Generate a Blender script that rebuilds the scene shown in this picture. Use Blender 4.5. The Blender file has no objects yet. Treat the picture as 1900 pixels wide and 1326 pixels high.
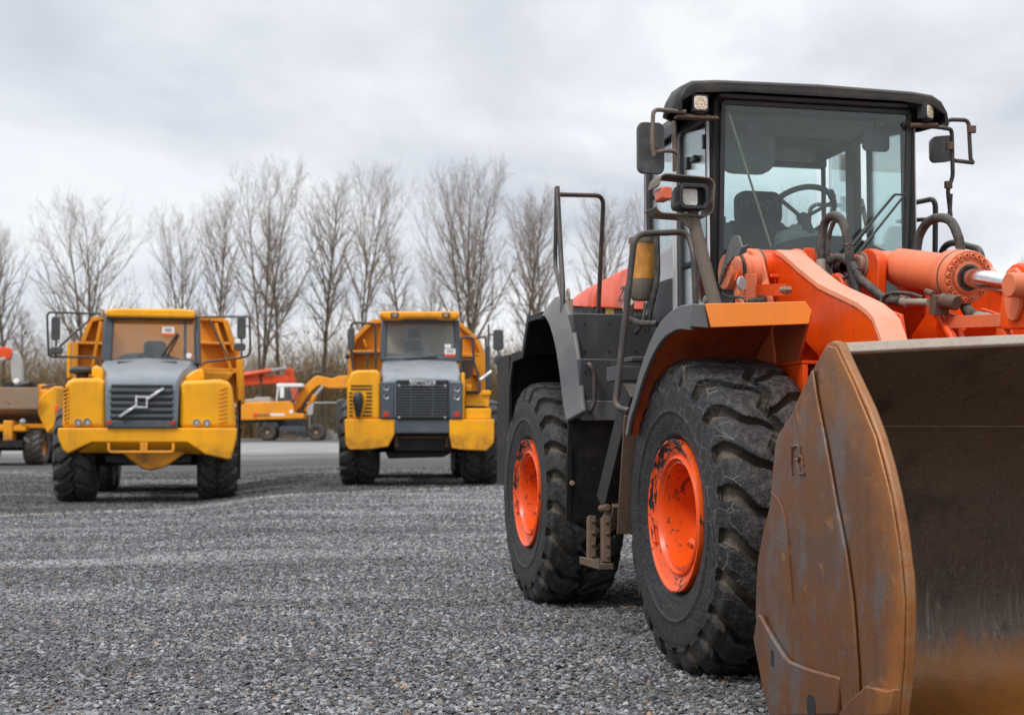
import bpy, bmesh, math, random
import numpy as np
from mathutils import Vector, Matrix, noise as mnoise
PI = math.pi
R = math.radians
SC = bpy.context.scene
COL = SC.collection
V = Vector

# ------------------------------------------------------------------ camera numbers
F, CX, CY = 2639.0, 950.0, 663.0          # focal length and centre in photo pixels
HOR, CAMH = 808.0, 1.1148                 # horizon row and lens height
PIT = math.atan((HOR - CY) / F)


class Frame:
    """A vehicle's own axes; at() measures a point of it from the photograph on a known plane of the vehicle."""
    def __init__(s, o, psi, pt=0.0, sc=1.0):
        s.o = V(o)
        s.M = Matrix.Rotation(psi, 3, 'Z') @ Matrix.Rotation(-pt, 3, 'Y')
        s.T = s.M.transposed()
        s.m4 = Matrix.Translation(s.o) @ s.M.to_4x4()

    def at(s, px, py, **k):
        a, b = (px - CX) / F, -(py - CY) / F
        d = V((a, math.cos(PIT) - b * math.sin(PIT), math.sin(PIT) + b * math.cos(PIT)))
        o = s.T @ (V((0, 0, CAMH)) - s.o)
        d = s.T @ d
        (ax, v), = k.items()
        i = 'xyz'.index(ax)
        return o + d * ((v - o[i]) / d[i])


# ------------------------------------------------------------------ scene bookkeeping
def tag(o, label=None, cat=None, group=None, kind=None):
    if label: o['label'] = label
    if cat: o['category'] = cat
    if group: o['group'] = group
    if kind: o['kind'] = kind
    return o


def thing(name, label, cat, m4, group=None):
    o = bpy.data.objects.new(name, None)
    COL.objects.link(o)
    o.matrix_world = m4
    o.empty_display_size = .3
    return tag(o, label, cat, group)


def holder(name, parent, loc=(0, 0, 0), rot=(0, 0, 0)):
    o = bpy.data.objects.new(name, None)
    COL.objects.link(o)
    o.parent = parent
    o.location = loc
    o.rotation_euler = rot
    return o


def link(name, mesh, parent=None, loc=(0, 0, 0), rot=(0, 0, 0)):
    o = bpy.data.objects.new(name, mesh)
    COL.objects.link(o)
    if parent: o.parent = parent
    o.location = loc
    o.rotation_euler = rot
    return o


# ------------------------------------------------------------------ mesh building
def fillet(pts, r, n=5):
    pts = [V(p) for p in pts]
    out = [pts[0]]
    for i in range(1, len(pts) - 1):
        p, a, b = pts[i], pts[i - 1], pts[i + 1]
        u, w = (a - p), (b - p)
        rr = min(r, u.length * .48, w.length * .48)
        s, e = p + u.normalized() * rr, p + w.normalized() * rr
        for k in range(n + 1):
            t = k / n
            out.append(s * (1 - t) ** 2 + p * 2 * t * (1 - t) + e * t * t)
    out.append(pts[-1])
    return out


def spline(pts, n=8):
    P = [V(p) for p in pts]
    Q = [P[0] * 2 - P[1]] + P + [P[-1] * 2 - P[-2]]
    out = []
    for i in range(1, len(Q) - 2):
        for k in range(n):
            t = k / n
            a, b, c, d = Q[i - 1], Q[i], Q[i + 1], Q[i + 2]
            out.append(.5 * ((2 * b) + (c - a) * t + (2 * a - 5 * b + 4 * c - d) * t * t + (3 * b - a - 3 * c + d) * t ** 3))
    out.append(P[-1])
    return out


def rrect(w, h, r, n=4, cx=0, cy=0):
    out = []
    for sx, sy, a0 in ((1, 1, 0), (-1, 1, 90), (-1, -1, 180), (1, -1, 270)):
        for k in range(n + 1):
            a = R(a0 + 90 * k / n)
            out.append((cx + sx * (w / 2 - r) + r * math.cos(a), cy + sy * (h / 2 - r) + r * math.sin(a)))
    return out


def basis(d):
    d = V(d).normalized()
    u = V((0, 0, 1)) if abs(d.z) < .9 else V((1, 0, 0))
    a = d.cross(u).normalized()
    return a, a.cross(d).normalized(), d


class MB:
    def __init__(s):
        s.v, s.f, s.mi = [], [], []

    def add(s, vs, fs, mi=0):
        b = len(s.v)
        s.v += [tuple(p) for p in vs]
        s.f += [tuple(b + i for i in f) for f in fs]
        s.mi += [mi] * len(fs)
        return s

    def box(s, x0, x1, y0, y1, z0, z1, mi=0):
        vs = [(x, y, z) for x in (x0, x1) for y in (y0, y1) for z in (z0, z1)]
        return s.add(vs, [(0, 1, 3, 2), (4, 6, 7, 5), (0, 4, 5, 1), (2, 3, 7, 6), (0, 2, 6, 4), (1, 5, 7, 3)], mi)

    def obox(s, c, size, M, mi=0):
        c = V(c)
        vs = [c + M @ V((x * size[0] / 2, y * size[1] / 2, z * size[2] / 2)) for x in (-1, 1) for y in (-1, 1) for z in (-1, 1)]
        return s.add(vs, [(0, 1, 3, 2), (4, 6, 7, 5), (0, 4, 5, 1), (2, 3, 7, 6), (0, 2, 6, 4), (1, 5, 7, 3)], mi)

    def bar(s, p, q, w, h, up=(0, 0, 1), mi=0):
        p, q = V(p), V(q)
        d = (q - p).normalized()
        a = d.cross(V(up)).normalized()
        b = a.cross(d).normalized()
        vs = [c + a * (x * w / 2) + b * (y * h / 2) for c in (p, q) for x, y in ((-1, -1), (1, -1), (1, 1), (-1, 1))]
        return s.add(vs, [(0, 1, 2, 3), (4, 7, 6, 5), (0, 4, 5, 1), (1, 5, 6, 2), (2, 6, 7, 3), (3, 7, 4, 0)], mi)

    def prism(s, poly, ax, a, b, mi=0):
        """extrude a 2D outline along an axis: x -> (y,z), y -> (x,z), z -> (x,y)"""
        n = len(poly)
        def P(p, t):
            return {'x': (t, p[0], p[1]), 'y': (p[0], t, p[1]), 'z': (p[0], p[1], t)}[ax]
        vs = [P(p, a) for p in poly] + [P(p, b) for p in poly]
        fs = [tuple(range(n)), tuple(range(2 * n - 1, n - 1, -1))] + [(i, (i + 1) % n, n + (i + 1) % n, n + i) for i in range(n)]
        return s.add(vs, fs, mi)

    def plate(s, pts, d, mi=0):
        """a flat outline of 3D points given the thickness vector d"""
        n = len(pts)
        d = V(d)
        vs = [V(p) for p in pts] + [V(p) + d for p in pts]
        fs = [tuple(range(n)), tuple(range(2 * n - 1, n - 1, -1))] + [(i, (i + 1) % n, n + (i + 1) % n, n + i) for i in range(n)]
        return s.add(vs, fs, mi)

    def tube(s, pts, r, n=8, mi=0, cap=True):
        pts = [V(p) for p in pts]
        m = len(pts)
        rs = r if isinstance(r, (list, tuple)) else [r] * m
        T = []
        for i in range(m):
            t = (pts[min(i + 1, m - 1)] - pts[max(i - 1, 0)])
            T.append(t.normalized() if t.length > 1e-9 else V((0, 0, 1)))
        a, b, _ = basis(T[0])
        vs = []
        for i in range(m):
            if i:
                q = T[i - 1].rotation_difference(T[i])
                a = q @ a
                b = q @ b
            for k in range(n):
                an = 2 * PI * k / n
                vs.append(pts[i] + (a * math.cos(an) + b * math.sin(an)) * rs[i])
        fs = [(i * n + k, i * n + (k + 1) % n, (i + 1) * n + (k + 1) % n, (i + 1) * n + k) for i in range(m - 1) for k in range(n)]
        if cap:
            fs += [tuple(range(n - 1, -1, -1)), tuple((m - 1) * n + k for k in range(n))]
        return s.add(vs, fs, mi)

    def lathe(s, prof, o, d, n=32, mi=0, close=False):
        """prof: (radius, distance along d)"""
        o = V(o)
        a, b, d = basis(d)
        vs = []
        for r, t in prof:
            for k in range(n):
                an = 2 * PI * k / n
                vs.append(o + d * t + (a * math.cos(an) + b * math.sin(an)) * max(r, 1e-5))
        m = len(prof)
        fs = [(i * n + k, i * n + (k + 1) % n, (i + 1) * n + (k + 1) % n, (i + 1) * n + k) for i in range(m - 1) for k in range(n)]
        return s.add(vs, fs, mi)

    def cyl(s, o, q, r, n=16, mi=0):
        o, q = V(o), V(q)
        L = (q - o).length
        e = min(.004, r * .2, L * .2)
        return s.lathe([(0, 0), (r - e, 0), (r, e), (r, L - e), (r - e, L), (0, L)], o, q - o, n, mi)

    def loft(s, rings, caps=True, closed=True, mi=0):
        n = len(rings[0])
        vs = [p for r in rings for p in r]
        m = len(rings)
        kk = n if closed else n - 1
        fs = [(i * n + k, i * n + (k + 1) % n, (i + 1) * n + (k + 1) % n, (i + 1) * n + k) for i in range(m - 1) for k in range(kk)]
        if caps and closed:
            fs += [tuple(range(n - 1, -1, -1)), tuple((m - 1) * n + k for k in range(n))]
        return s.add(vs, fs, mi)

    def mirror_y(s):
        n, v0, f0, m0 = len(s.v), list(s.v), list(s.f), list(s.mi)
        s.v += [(x, -y, z) for x, y, z in v0]
        s.f += [tuple(n + i for i in reversed(f)) for f in f0]
        s.mi += m0
        return s

    def mesh(s, name, mats, ang=38, recalc=True):
        me = bpy.data.meshes.new(name)
        me.from_pydata(s.v, [], s.f)
        if recalc:
            bm = bmesh.new()
            bm.from_mesh(me)
            bmesh.ops.recalc_face_normals(bm, faces=bm.faces)
            bm.to_mesh(me)
            bm.free()
        for m in (mats if isinstance(mats, (list, tuple)) else [mats]):
            me.materials.append(m)
        if any(s.mi):
            me.polygons.foreach_set('material_index', s.mi)
        me.polygons.foreach_set('use_smooth', [True] * len(me.polygons))
        me.set_sharp_from_angle(angle=R(ang))
        return me

    def build(s, name, mats, parent=None, bevel=.006, ang=38, seg=2, loc=(0, 0, 0), rot=(0, 0, 0), label=None):
        o = link(name, s.mesh(name, mats, ang), parent, loc, rot)
        if bevel:
            b = o.modifiers.new('edge_softening', 'BEVEL')
            b.width = bevel
            b.segments = seg
            b.limit_method = 'ANGLE'
            b.angle_limit = R(42)
            b.use_clamp_overlap = True
        if label: o['label'] = label
        return o


def build_each(m, name, mats, parent=None, **k):
    """every loose piece of the builder becomes a part of its own"""
    par = list(range(len(m.v)))
    def find(i):
        while par[i] != i:
            par[i] = par[par[i]]
            i = par[i]
        return i
    for f in m.f:
        for v in f[1:]: par[find(v)] = find(f[0])
    groups = {}
    for f, mi in zip(m.f, m.mi): groups.setdefault(find(f[0]), []).append((f, mi))
    out = []
    for fs in groups.values():
        idx = {}
        p = MB()
        for f, mi in fs:
            for v in f:
                if v not in idx:
                    idx[v] = len(p.v)
                    p.v.append(m.v[v])
            p.f.append(tuple(idx[v] for v in f))
            p.mi.append(mi)
        out.append(p.build(name, mats, parent, **k))
    return out


def text_part(name, body, mat, parent, M, size, extrude=.002, bold=0.0, shear=0.0):
    cu = bpy.data.curves.new(name, 'FONT')
    cu.body = body
    cu.size = size
    cu.extrude = extrude
    cu.offset = bold
    cu.shear = shear
    cu.align_x = 'CENTER'
    cu.align_y = 'CENTER'
    cu.resolution_u = 3
    t = bpy.data.objects.new(name, cu)
    COL.objects.link(t)
    bpy.context.view_layer.update()
    me = bpy.data.meshes.new_from_object(t.evaluated_get(bpy.context.evaluated_depsgraph_get()))
    bpy.data.objects.remove(t)
    bpy.data.curves.remove(cu)
    me.materials.clear()
    me.materials.append(mat)
    o = link(name, me, parent)
    o.matrix_local = M
    return o


def axes(o, x, y):
    """4x4 with the given origin, x direction and (roughly) y direction"""
    x = V(x).normalized()
    z = x.cross(V(y)).normalized()
    y = z.cross(x)
    M = Matrix((x, y, z)).transposed().to_4x4()
    M.translation = V(o)
    return M


# ------------------------------------------------------------------ materials
class NT:
    def __init__(s, name):
        s.m = bpy.data.materials.new(name)
        s.m.use_nodes = True
        s.t = s.m.node_tree
        s.t.nodes.clear()
        s.out = s.t.nodes.new('ShaderNodeOutputMaterial')
        tc = s.t.nodes.new('ShaderNodeTexCoord')
        s.co = tc.outputs['Object']

    def n(s, ty, ins=None, **at):
        nd = s.t.nodes.new(ty)
        for k, v in at.items(): setattr(nd, k, v)
        for k, v in (ins or {}).items(): s.set(nd.inputs[k], v)
        return nd

    def set(s, sock, v):
        if hasattr(v, 'is_output'): s.t.links.new(v, sock)
        elif isinstance(v, (tuple, list)) and len(v) == 3 and sock.type == 'RGBA': sock.default_value = (*v, 1)
        else: sock.default_value = v

    def map(s, sc, co=None, rot=(0, 0, 0), loc=(0, 0, 0)):
        return s.n('ShaderNodeMapping', {'Vector': co or s.co, 'Scale': sc, 'Rotation': rot, 'Location': loc}).outputs[0]

    def noise(s, sc, det=6, rough=.55, co=None, dist=0.0):
        return s.n('ShaderNodeTexNoise', {'Vector': co or s.co, 'Scale': sc, 'Detail': det, 'Roughness': rough, 'Distortion': dist}).outputs[0]

    def vor(s, sc, co=None, feat='F1', out='Distance', rnd=1.0):
        return s.n('ShaderNodeTexVoronoi', {'Vector': co or s.co, 'Scale': sc, 'Randomness': rnd}, feature=feat).outputs[out]

    def rng(s, v, a, b, c=0.0, d=1.0):
        return s.n('ShaderNodeMapRange', {0: v, 1: a, 2: b, 3: c, 4: d}).outputs[0]

    def mth(s, op, a, b=0.0, cl=False):
        return s.n('ShaderNodeMath', {0: a, 1: b}, operation=op, use_clamp=cl).outputs[0]

    def mix(s, f, a, b, mode='MIX'):
        nd = s.n('ShaderNodeMix', data_type='RGBA', blend_type=mode, clamp_factor=True)
        s.set(nd.inputs[0], f)
        s.set(nd.inputs[6], a)
        s.set(nd.inputs[7], b)
        return nd.outputs[2]

    def xyz(s, co=None):
        return s.n('ShaderNodeSeparateXYZ', {0: co or s.co}).outputs

    def bump(s, h, st=.3, d=.01, nrm=None):
        i = {'Height': h, 'Strength': st, 'Distance': d}
        if nrm is not None: i['Normal'] = nrm
        return s.n('ShaderNodeBump', i).outputs[0]

    def pbr(s, **k):
        names = {'col': 'Base Color', 'rough': 'Roughness', 'metal': 'Metallic', 'nrm': 'Normal', 'spec': 'Specular IOR Level', 'coat': 'Coat Weight', 'coatr': 'Coat Roughness', 'tr': 'Transmission Weight', 'em': 'Emission Color', 'ems': 'Emission Strength', 'sheen': 'Sheen Weight'}
        nd = s.n('ShaderNodeBsdfPrincipled', {names[a]: b for a, b in k.items()})
        s.t.links.new(nd.outputs[0], s.out.inputs[0])
        return s.m


def paint(name, col, rough=.4, dirt=(.10, .08, .06), amt=.5, sc=2.5, chip=None, chipth=.67, spec=.35, bump=.05, low=None, fleck=None, settle=.34):
    """weathered machine paint: cloudy grime, run-down streaks, small chips"""
    t = NT(name)
    a = t.rng(t.noise(sc, 8, .62), .46, .78)
    st = t.rng(t.noise(1.0, 6, .6, t.map((sc * 5, sc * 5, sc * .5))), .52, .8)
    fine = t.rng(t.noise(sc * 22, 4, .7), .5, .8)
    f = t.mth('MULTIPLY', t.mth('ADD', t.mth('MULTIPLY', a, .7), t.mth('ADD', t.mth('MULTIPLY', st, .5), t.mth('MULTIPLY', fine, .22))), amt, True)
    if low:     # splashed mud up to a height
        z = t.xyz()[2]
        lo = t.mth('MULTIPLY', t.rng(z, low[1], low[0]), t.rng(t.noise(sc * 3, 7, .65), .3, .62))
        f = t.mth('MAXIMUM', f, t.mth('MULTIPLY', lo, .85))
    c = t.mix(t.rng(t.noise(sc * .7, 3), .3, .7), tuple(x * .9 for x in col), tuple(min(1, x * 1.06) for x in col))
    c = t.mix(f, c, dirt)
    # dust that has settled on what faces up
    nz = t.xyz(t.n('ShaderNodeNewGeometry').outputs['Normal'])[2]
    du = t.mth('MULTIPLY', t.rng(nz, .25, .95), t.rng(t.noise(sc * 3.3, 7, .65), .34, .62, .15, 1.0))
    du = t.mth('ADD', du, t.mth('MULTIPLY', t.rng(t.noise(sc * 1.6, 8, .7), .52, .70), .4))
    du = t.mth('MULTIPLY', du, settle, True)
    c = t.mix(du, c, (.36, .31, .26))
    f = t.mth('MAXIMUM', f, du)
    if fleck:
        fl = t.rng(t.noise(sc * 60, 2), .74, .77)
        c = t.mix(t.mth('MULTIPLY', fl, .8), c, fleck)
    r = t.rng(f, 0, 1, rough, .85)
    if chip:
        k = t.mth('MULTIPLY', t.rng(t.noise(sc * 6, 9, .68), chipth, chipth + .012), t.rng(t.noise(sc * 1.3, 3), .4, .6))
        c = t.mix(k, c, chip)
        r = t.mix(k, r, (.75, .75, .75))
    h = t.noise(sc * 14, 5, .6)
    return t.pbr(col=c, rough=r, spec=spec, nrm=t.bump(h, bump, .02))


def plain(name, col, rough=.5, metal=0.0, spec=.5, var=.25, sc=8, bump=.05):
    t = NT(name)
    k = t.noise(sc, 6, .6)
    c = t.mix(t.rng(k, .3, .7), tuple(x * (1 - var) for x in col), tuple(min(1, x * (1 + var)) for x in col))
    return t.pbr(col=c, rough=t.rng(t.noise(sc * 2, 4), .3, .7, max(0, rough - .08), min(1, rough + .1)), metal=metal, spec=spec, nrm=t.bump(t.noise(sc * 9, 4), bump, .02))


def glass(name, tint=(.82, .92, .9), refl=.6, film=.06):
    t = NT(name)
    tr = t.n('ShaderNodeBsdfTransparent', {0: tint})
    gl = t.n('ShaderNodeBsdfGlossy', {'Color': (1, 1, 1), 'Roughness': .03})
    fr = t.mth('MULTIPLY', t.n('ShaderNodeFresnel', {'IOR': 1.5}).outputs[0], refl)
    # a film of dust that scatters a little light
    df = t.n('ShaderNodeBsdfDiffuse', {'Color': (.50, .55, .54)})
    d = t.rng(t.noise(3, 6, .6), .35, .75, film * .35, film * 1.6)
    a = t.n('ShaderNodeMixShader', {0: d, 1: tr.outputs[0], 2: df.outputs[0]})
    b = t.n('ShaderNodeMixShader', {0: fr, 1: a.outputs[0], 2: gl.outputs[0]})
    t.t.links.new(b.outputs[0], t.out.inputs[0])
    return t.m


M = {}
M['orange'] = paint('orange_paint', (.78, .074, .003), .27, (.12, .034, .012), .8, 2.4, settle=.16, chip=(.05, .03, .02), chipth=.685, fleck=(.55, .3, .2))
M['dusty_orange'] = paint('dusty_orange_paint', (.74, .175, .07), .45, (.36, .15, .085), .7, 4, (.06, .04, .03), .71, fleck=(.6, .3, .2))
M['arm_edge'] = paint('dusty_sky_lit_arm_paint', (.82, .26, .13), .45, (.62, .40, .31), .85, 4, (.10, .05, .03), .68, settle=.7)  # paler by dust and by sky reflection painted into the colour
M['fascia'] = paint('light_orange_paint', (.92, .26, .03), .4, (.30, .18, .08), .3, 3, fleck=(.9, .6, .4))
M['gray'] = paint('grey_fender_paint', (.098, .100, .105), .45, (.17, .155, .135), .5, 2.5, (.35, .3, .26), .72)
M['steel_gray'] = paint('grey_blue_panel_paint', (.043, .047, .053), .45, (.075, .062, .048), .6, 3, spec=.25, settle=.2, chip=(.3, .28, .25), chipth=.73)
M['cabgray'] = paint('light_grey_cab_paint', (.55, .55, .57), .42, (.3, .27, .24), .35, 2)
M['dark'] = paint('dark_frame_paint', (.011, .011, .012), .5, (.05, .038, .028), .7, 3, spec=.25, settle=.2)
M['roof'] = paint('dusty_black_roof_plastic', (.014, .013, .012), .42, (.07, .05, .034), .6, 3, spec=.25, settle=.12)
M['black'] = plain('black_plastic', (.016, .016, .018), .45)
M['rubberflap'] = paint('black_rubber_flap', (.011, .011, .012), .5, (.055, .047, .038), .55, 3, bump=.25, spec=.2, settle=.12)
M['rail'] = paint('dark_handrail_paint', (.035, .034, .035), .4, (.14, .085, .05), .6, 7)
M['rustbrown'] = paint('rusty_brown_steel', (.10, .065, .045), .75, (.16, .075, .03), .8, 8, bump=.3)
M['dustpost'] = paint('dusty_brown_post', (.13, .10, .08), .7, (.2, .17, .13), .6, 5, bump=.3, fleck=(.4, .3, .2))
M['hose'] = paint('dusty_rubber_hose', (.03, .03, .031), .55, (.22, .185, .15), .75, 14, bump=.4)
M['fitting'] = paint('dull_hose_fitting', (.30, .27, .22), .55, (.2, .15, .1), .6, 12)
M['chrome'] = plain('chrome_rod', (.75, .76, .78), .16, 1.0, var=.12, sc=26, bump=.02)
M['pinsteel'] = paint('pin_steel', (.24, .15, .11), .6, (.4, .12, .06), .6, 10, bump=.2)
M['lens'] = plain('clear_lamp_lens', (.62, .60, .55), .18, var=.15)
M['led'] = plain('led_reflector', (.70, .52, .34), .3, var=.4, sc=60)
M['amber'] = plain('amber_lens', (.62, .12, .05), .3, var=.25, sc=20)
M['redlamp'] = plain('red_lamp_lens', (.45, .03, .01), .25)
M['mirror_shell'] = paint('dusty_mirror_shell', (.055, .058, .062), .45, (.12, .105, .09), .6, 9)
M['glass'] = glass('tinted_cab_glass', (.90, .972, .968), .75, .022)
M['clearglass'] = glass('clear_side_glass', (.93, .985, .98), .7, .02)
M['truckglass'] = glass('smoky_truck_glass', (.80, .82, .84), .9, .10)
M['interior'] = plain('dark_cab_interior', (.05, .056, .06), .7, var=.3)
M['interior_lt'] = plain('grey_cab_lining', (.17, .20, .205), .8, var=.2)
M['fender_lining'] = paint('dull_orange_fender_lining', (.46, .075, .018), .6, (.05, .03, .02), .8, 4)
M['seat'] = plain('dark_seat_fabric', (.03, .033, .036), .9, var=.3, sc=30, bump=.3)
M['seattext'] = plain('grey_seat_print', (.14, .15, .155), .8)
M['white'] = plain('white_sticker', (.8, .8, .79), .5, var=.06)
M['stickerred'] = plain('red_sticker_band', (.75, .10, .02), .5, var=.1)
M['stickeryellow'] = plain('yellow_warning_sticker', (.75, .47, .03), .5, var=.25, sc=40)
M['ink'] = plain('dark_grey_lettering', (.045, .048, .055), .5)
M['inkwhite'] = plain('white_lettering', (.75, .74, .72), .5)
M['yellow'] = paint('yellow_machine_paint', (.90, .395, .004), .34, (.30, .13, .02), .6, 1.1, (.07, .05, .04), .70, low=(.95, 1.2), settle=.16)
M['amberyellow'] = paint('amber_machine_paint', (.86, .33, .004), .38, (.22, .11, .03), .6, .9, (.07, .05, .04), .69, low=(.9, 1.3))
M['bodyyellow'] = paint('dump_body_paint', (.80, .29, .005), .48, (.28, .14, .04), .6, .8)
M['orangeyellow'] = paint('yellow_orange_paint', (.86, .31, .008), .42, (.3, .16, .06), .5, .8)
M['redorange'] = paint('red_orange_boom_paint', (.75, .075, .012), .42, (.25, .06, .03), .5, .8)
M['hoodgray'] = paint('blue_grey_hood_paint', (.175, .22, .27), .28, (.13, .12, .11), .45, .9)
M['truckgray'] = paint('dark_blue_grey_truck_paint', (.07, .085, .105), .42, (.09, .085, .08), .5, .9)
M['grille'] = plain('black_grille', (.012, .012, .013), .5)
M['silver'] = plain('dull_silver_badge', (.55, .55, .56), .3, .8, sc=3)
M['palegray'] = paint('pale_grey_paint', (.38, .38, .37), .5, (.3, .27, .24), .5, .8)
M['rustyskip'] = paint('worn_muddy_skip_steel', (.42, .30, .21), .75, (.46, .29, .17), .8, 1.2, (.2, .08, .04), .6, bump=.3)
M['concrete'] = plain('pale_concrete', (.38, .35, .32), .9, var=.25, sc=3, bump=.4)
M['galv'] = plain('galvanised_fence_steel', (.30, .32, .31), .5, .4, sc=3)
M['tan'] = plain('tan_seat_back', (.32, .23, .15), .8)


def rim_material():
    t = NT('chipped_orange_rim_paint')
    x, y, z = t.xyz()
    rad = t.mth('SQRT', t.mth('ADD', t.mth('MULTIPLY', x, x), t.mth('MULTIPLY', z, z)))
    c = t.mix(t.rng(t.noise(3, 4), .3, .7), (.72, .070, .003), (.80, .092, .004))
    c = t.mix(t.mth('MULTIPLY', t.rng(t.noise(7, 7, .65), .52, .75), .45), c, (.35, .06, .015))
    where = t.mth('MAXIMUM', t.rng(rad, .285, .31), t.mth('MULTIPLY', t.rng(rad, .262, .25), .72))
    th = t.mth('ARCTAN2', x, z)
    pc = t.n('ShaderNodeCombineXYZ', {0: t.mth('MULTIPLY', th, 4.6), 1: t.mth('MULTIPLY', rad, 46.0), 2: t.mth('MULTIPLY', y, 30.0)}).outputs[0]
    n = t.noise(1.0, 10, .66, pc, .3)
    reg = t.noise(3.1, 3, .5, t.map((1, 1, 1), loc=(4.2, 1.7, .6)))
    k = t.mth('MULTIPLY', t.rng(t.mth('ADD', n, t.mth('MULTIPLY', reg, .75)), .965, .985), where)
    k = t.mth('MAXIMUM', k, t.mth('MULTIPLY', t.rng(t.noise(44, 8, .7), .63, .65), t.rng(rad, .335, .350)))
    c = t.mix(k, c, (.010, .009, .009))
    return t.pbr(col=c, rough=t.rng(k, 0, 1, .36, .6), spec=.5, nrm=t.bump(t.mth('MULTIPLY', k, -1.0), .5, .003))


def m_tyre(name, base=(.0105, .0105, .0118), dust=(.17, .14, .105), veins=True, amt=1.0):
    t = NT(name)
    dv = t.n('ShaderNodeAttribute', attribute_name='groove').outputs['Fac']
    sd = t.n('ShaderNodeAttribute', attribute_name='side').outputs['Fac']
    n1 = t.noise(7, 8, .65)
    n2 = t.noise(38, 6, .7)
    f = t.mth('MULTIPLY', t.rng(dv, .15, .95), t.rng(n1, .30, .62, .25, .95))
    f = t.mth('MAXIMUM', f, t.mth('MULTIPLY', t.rng(n2, .54, .72), t.rng(n1, .38, .64, .08, .7)))
    f = t.mth('MULTIPLY', f, amt)
    c = t.mix(t.rng(t.noise(3, 5), .3, .7), base, tuple(x * 2.1 for x in base))
    c = t.mix(t.mth('MULTIPLY', f, .9), c, dust)
    top = t.mth('MULTIPLY', t.rng(dv, .22, .04), t.rng(sd, .5, .0))
    c = t.mix(t.mth('MULTIPLY', top, t.rng(t.noise(26, 9, .8), .46, .64, .04, .75)), c, (.115, .11, .104))
    if veins:
        # dried mud left in the crazing of the rubber
        co = t.n('ShaderNodeVectorMath', {0: t.co, 1: t.n('ShaderNodeTexNoise', {'Vector': t.co, 'Scale': 5.0, 'Detail': 4.0}).outputs['Color']}, operation='ADD').outputs[0]
        co = t.mix(.055, t.co, co)
        e = t.vor(11, t.map((1, .15, 1), co), 'DISTANCE_TO_EDGE')
        ln = t.rng(e, .024, .004)
        x, y, z = t.xyz()
        reg = t.rng(t.mth('ADD', t.mth('MULTIPLY', x, .9), t.mth('ADD', t.mth('MULTIPLY', z, .75), t.mth('MULTIPLY', t.noise(3.2, 4), .9))), .52, .92)
        ln = t.mth('MULTIPLY', t.mth('MULTIPLY', ln, reg), t.mth('MULTIPLY', sd, t.rng(t.noise(9, 5), .25, .60, .12, .42)))
        c = t.mix(ln, c, (.30, .275, .23))
    b = t.bump(t.noise(60, 7, .75), t.rng(sd, 0, 1, .8, .15), .012)
    b = t.bump(t.noise(17, 7, .65), .5, .03, b)
    return t.pbr(col=c, rough=t.rng(f, 0, 1, .42, .95), spec=.3, nrm=b)


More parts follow.
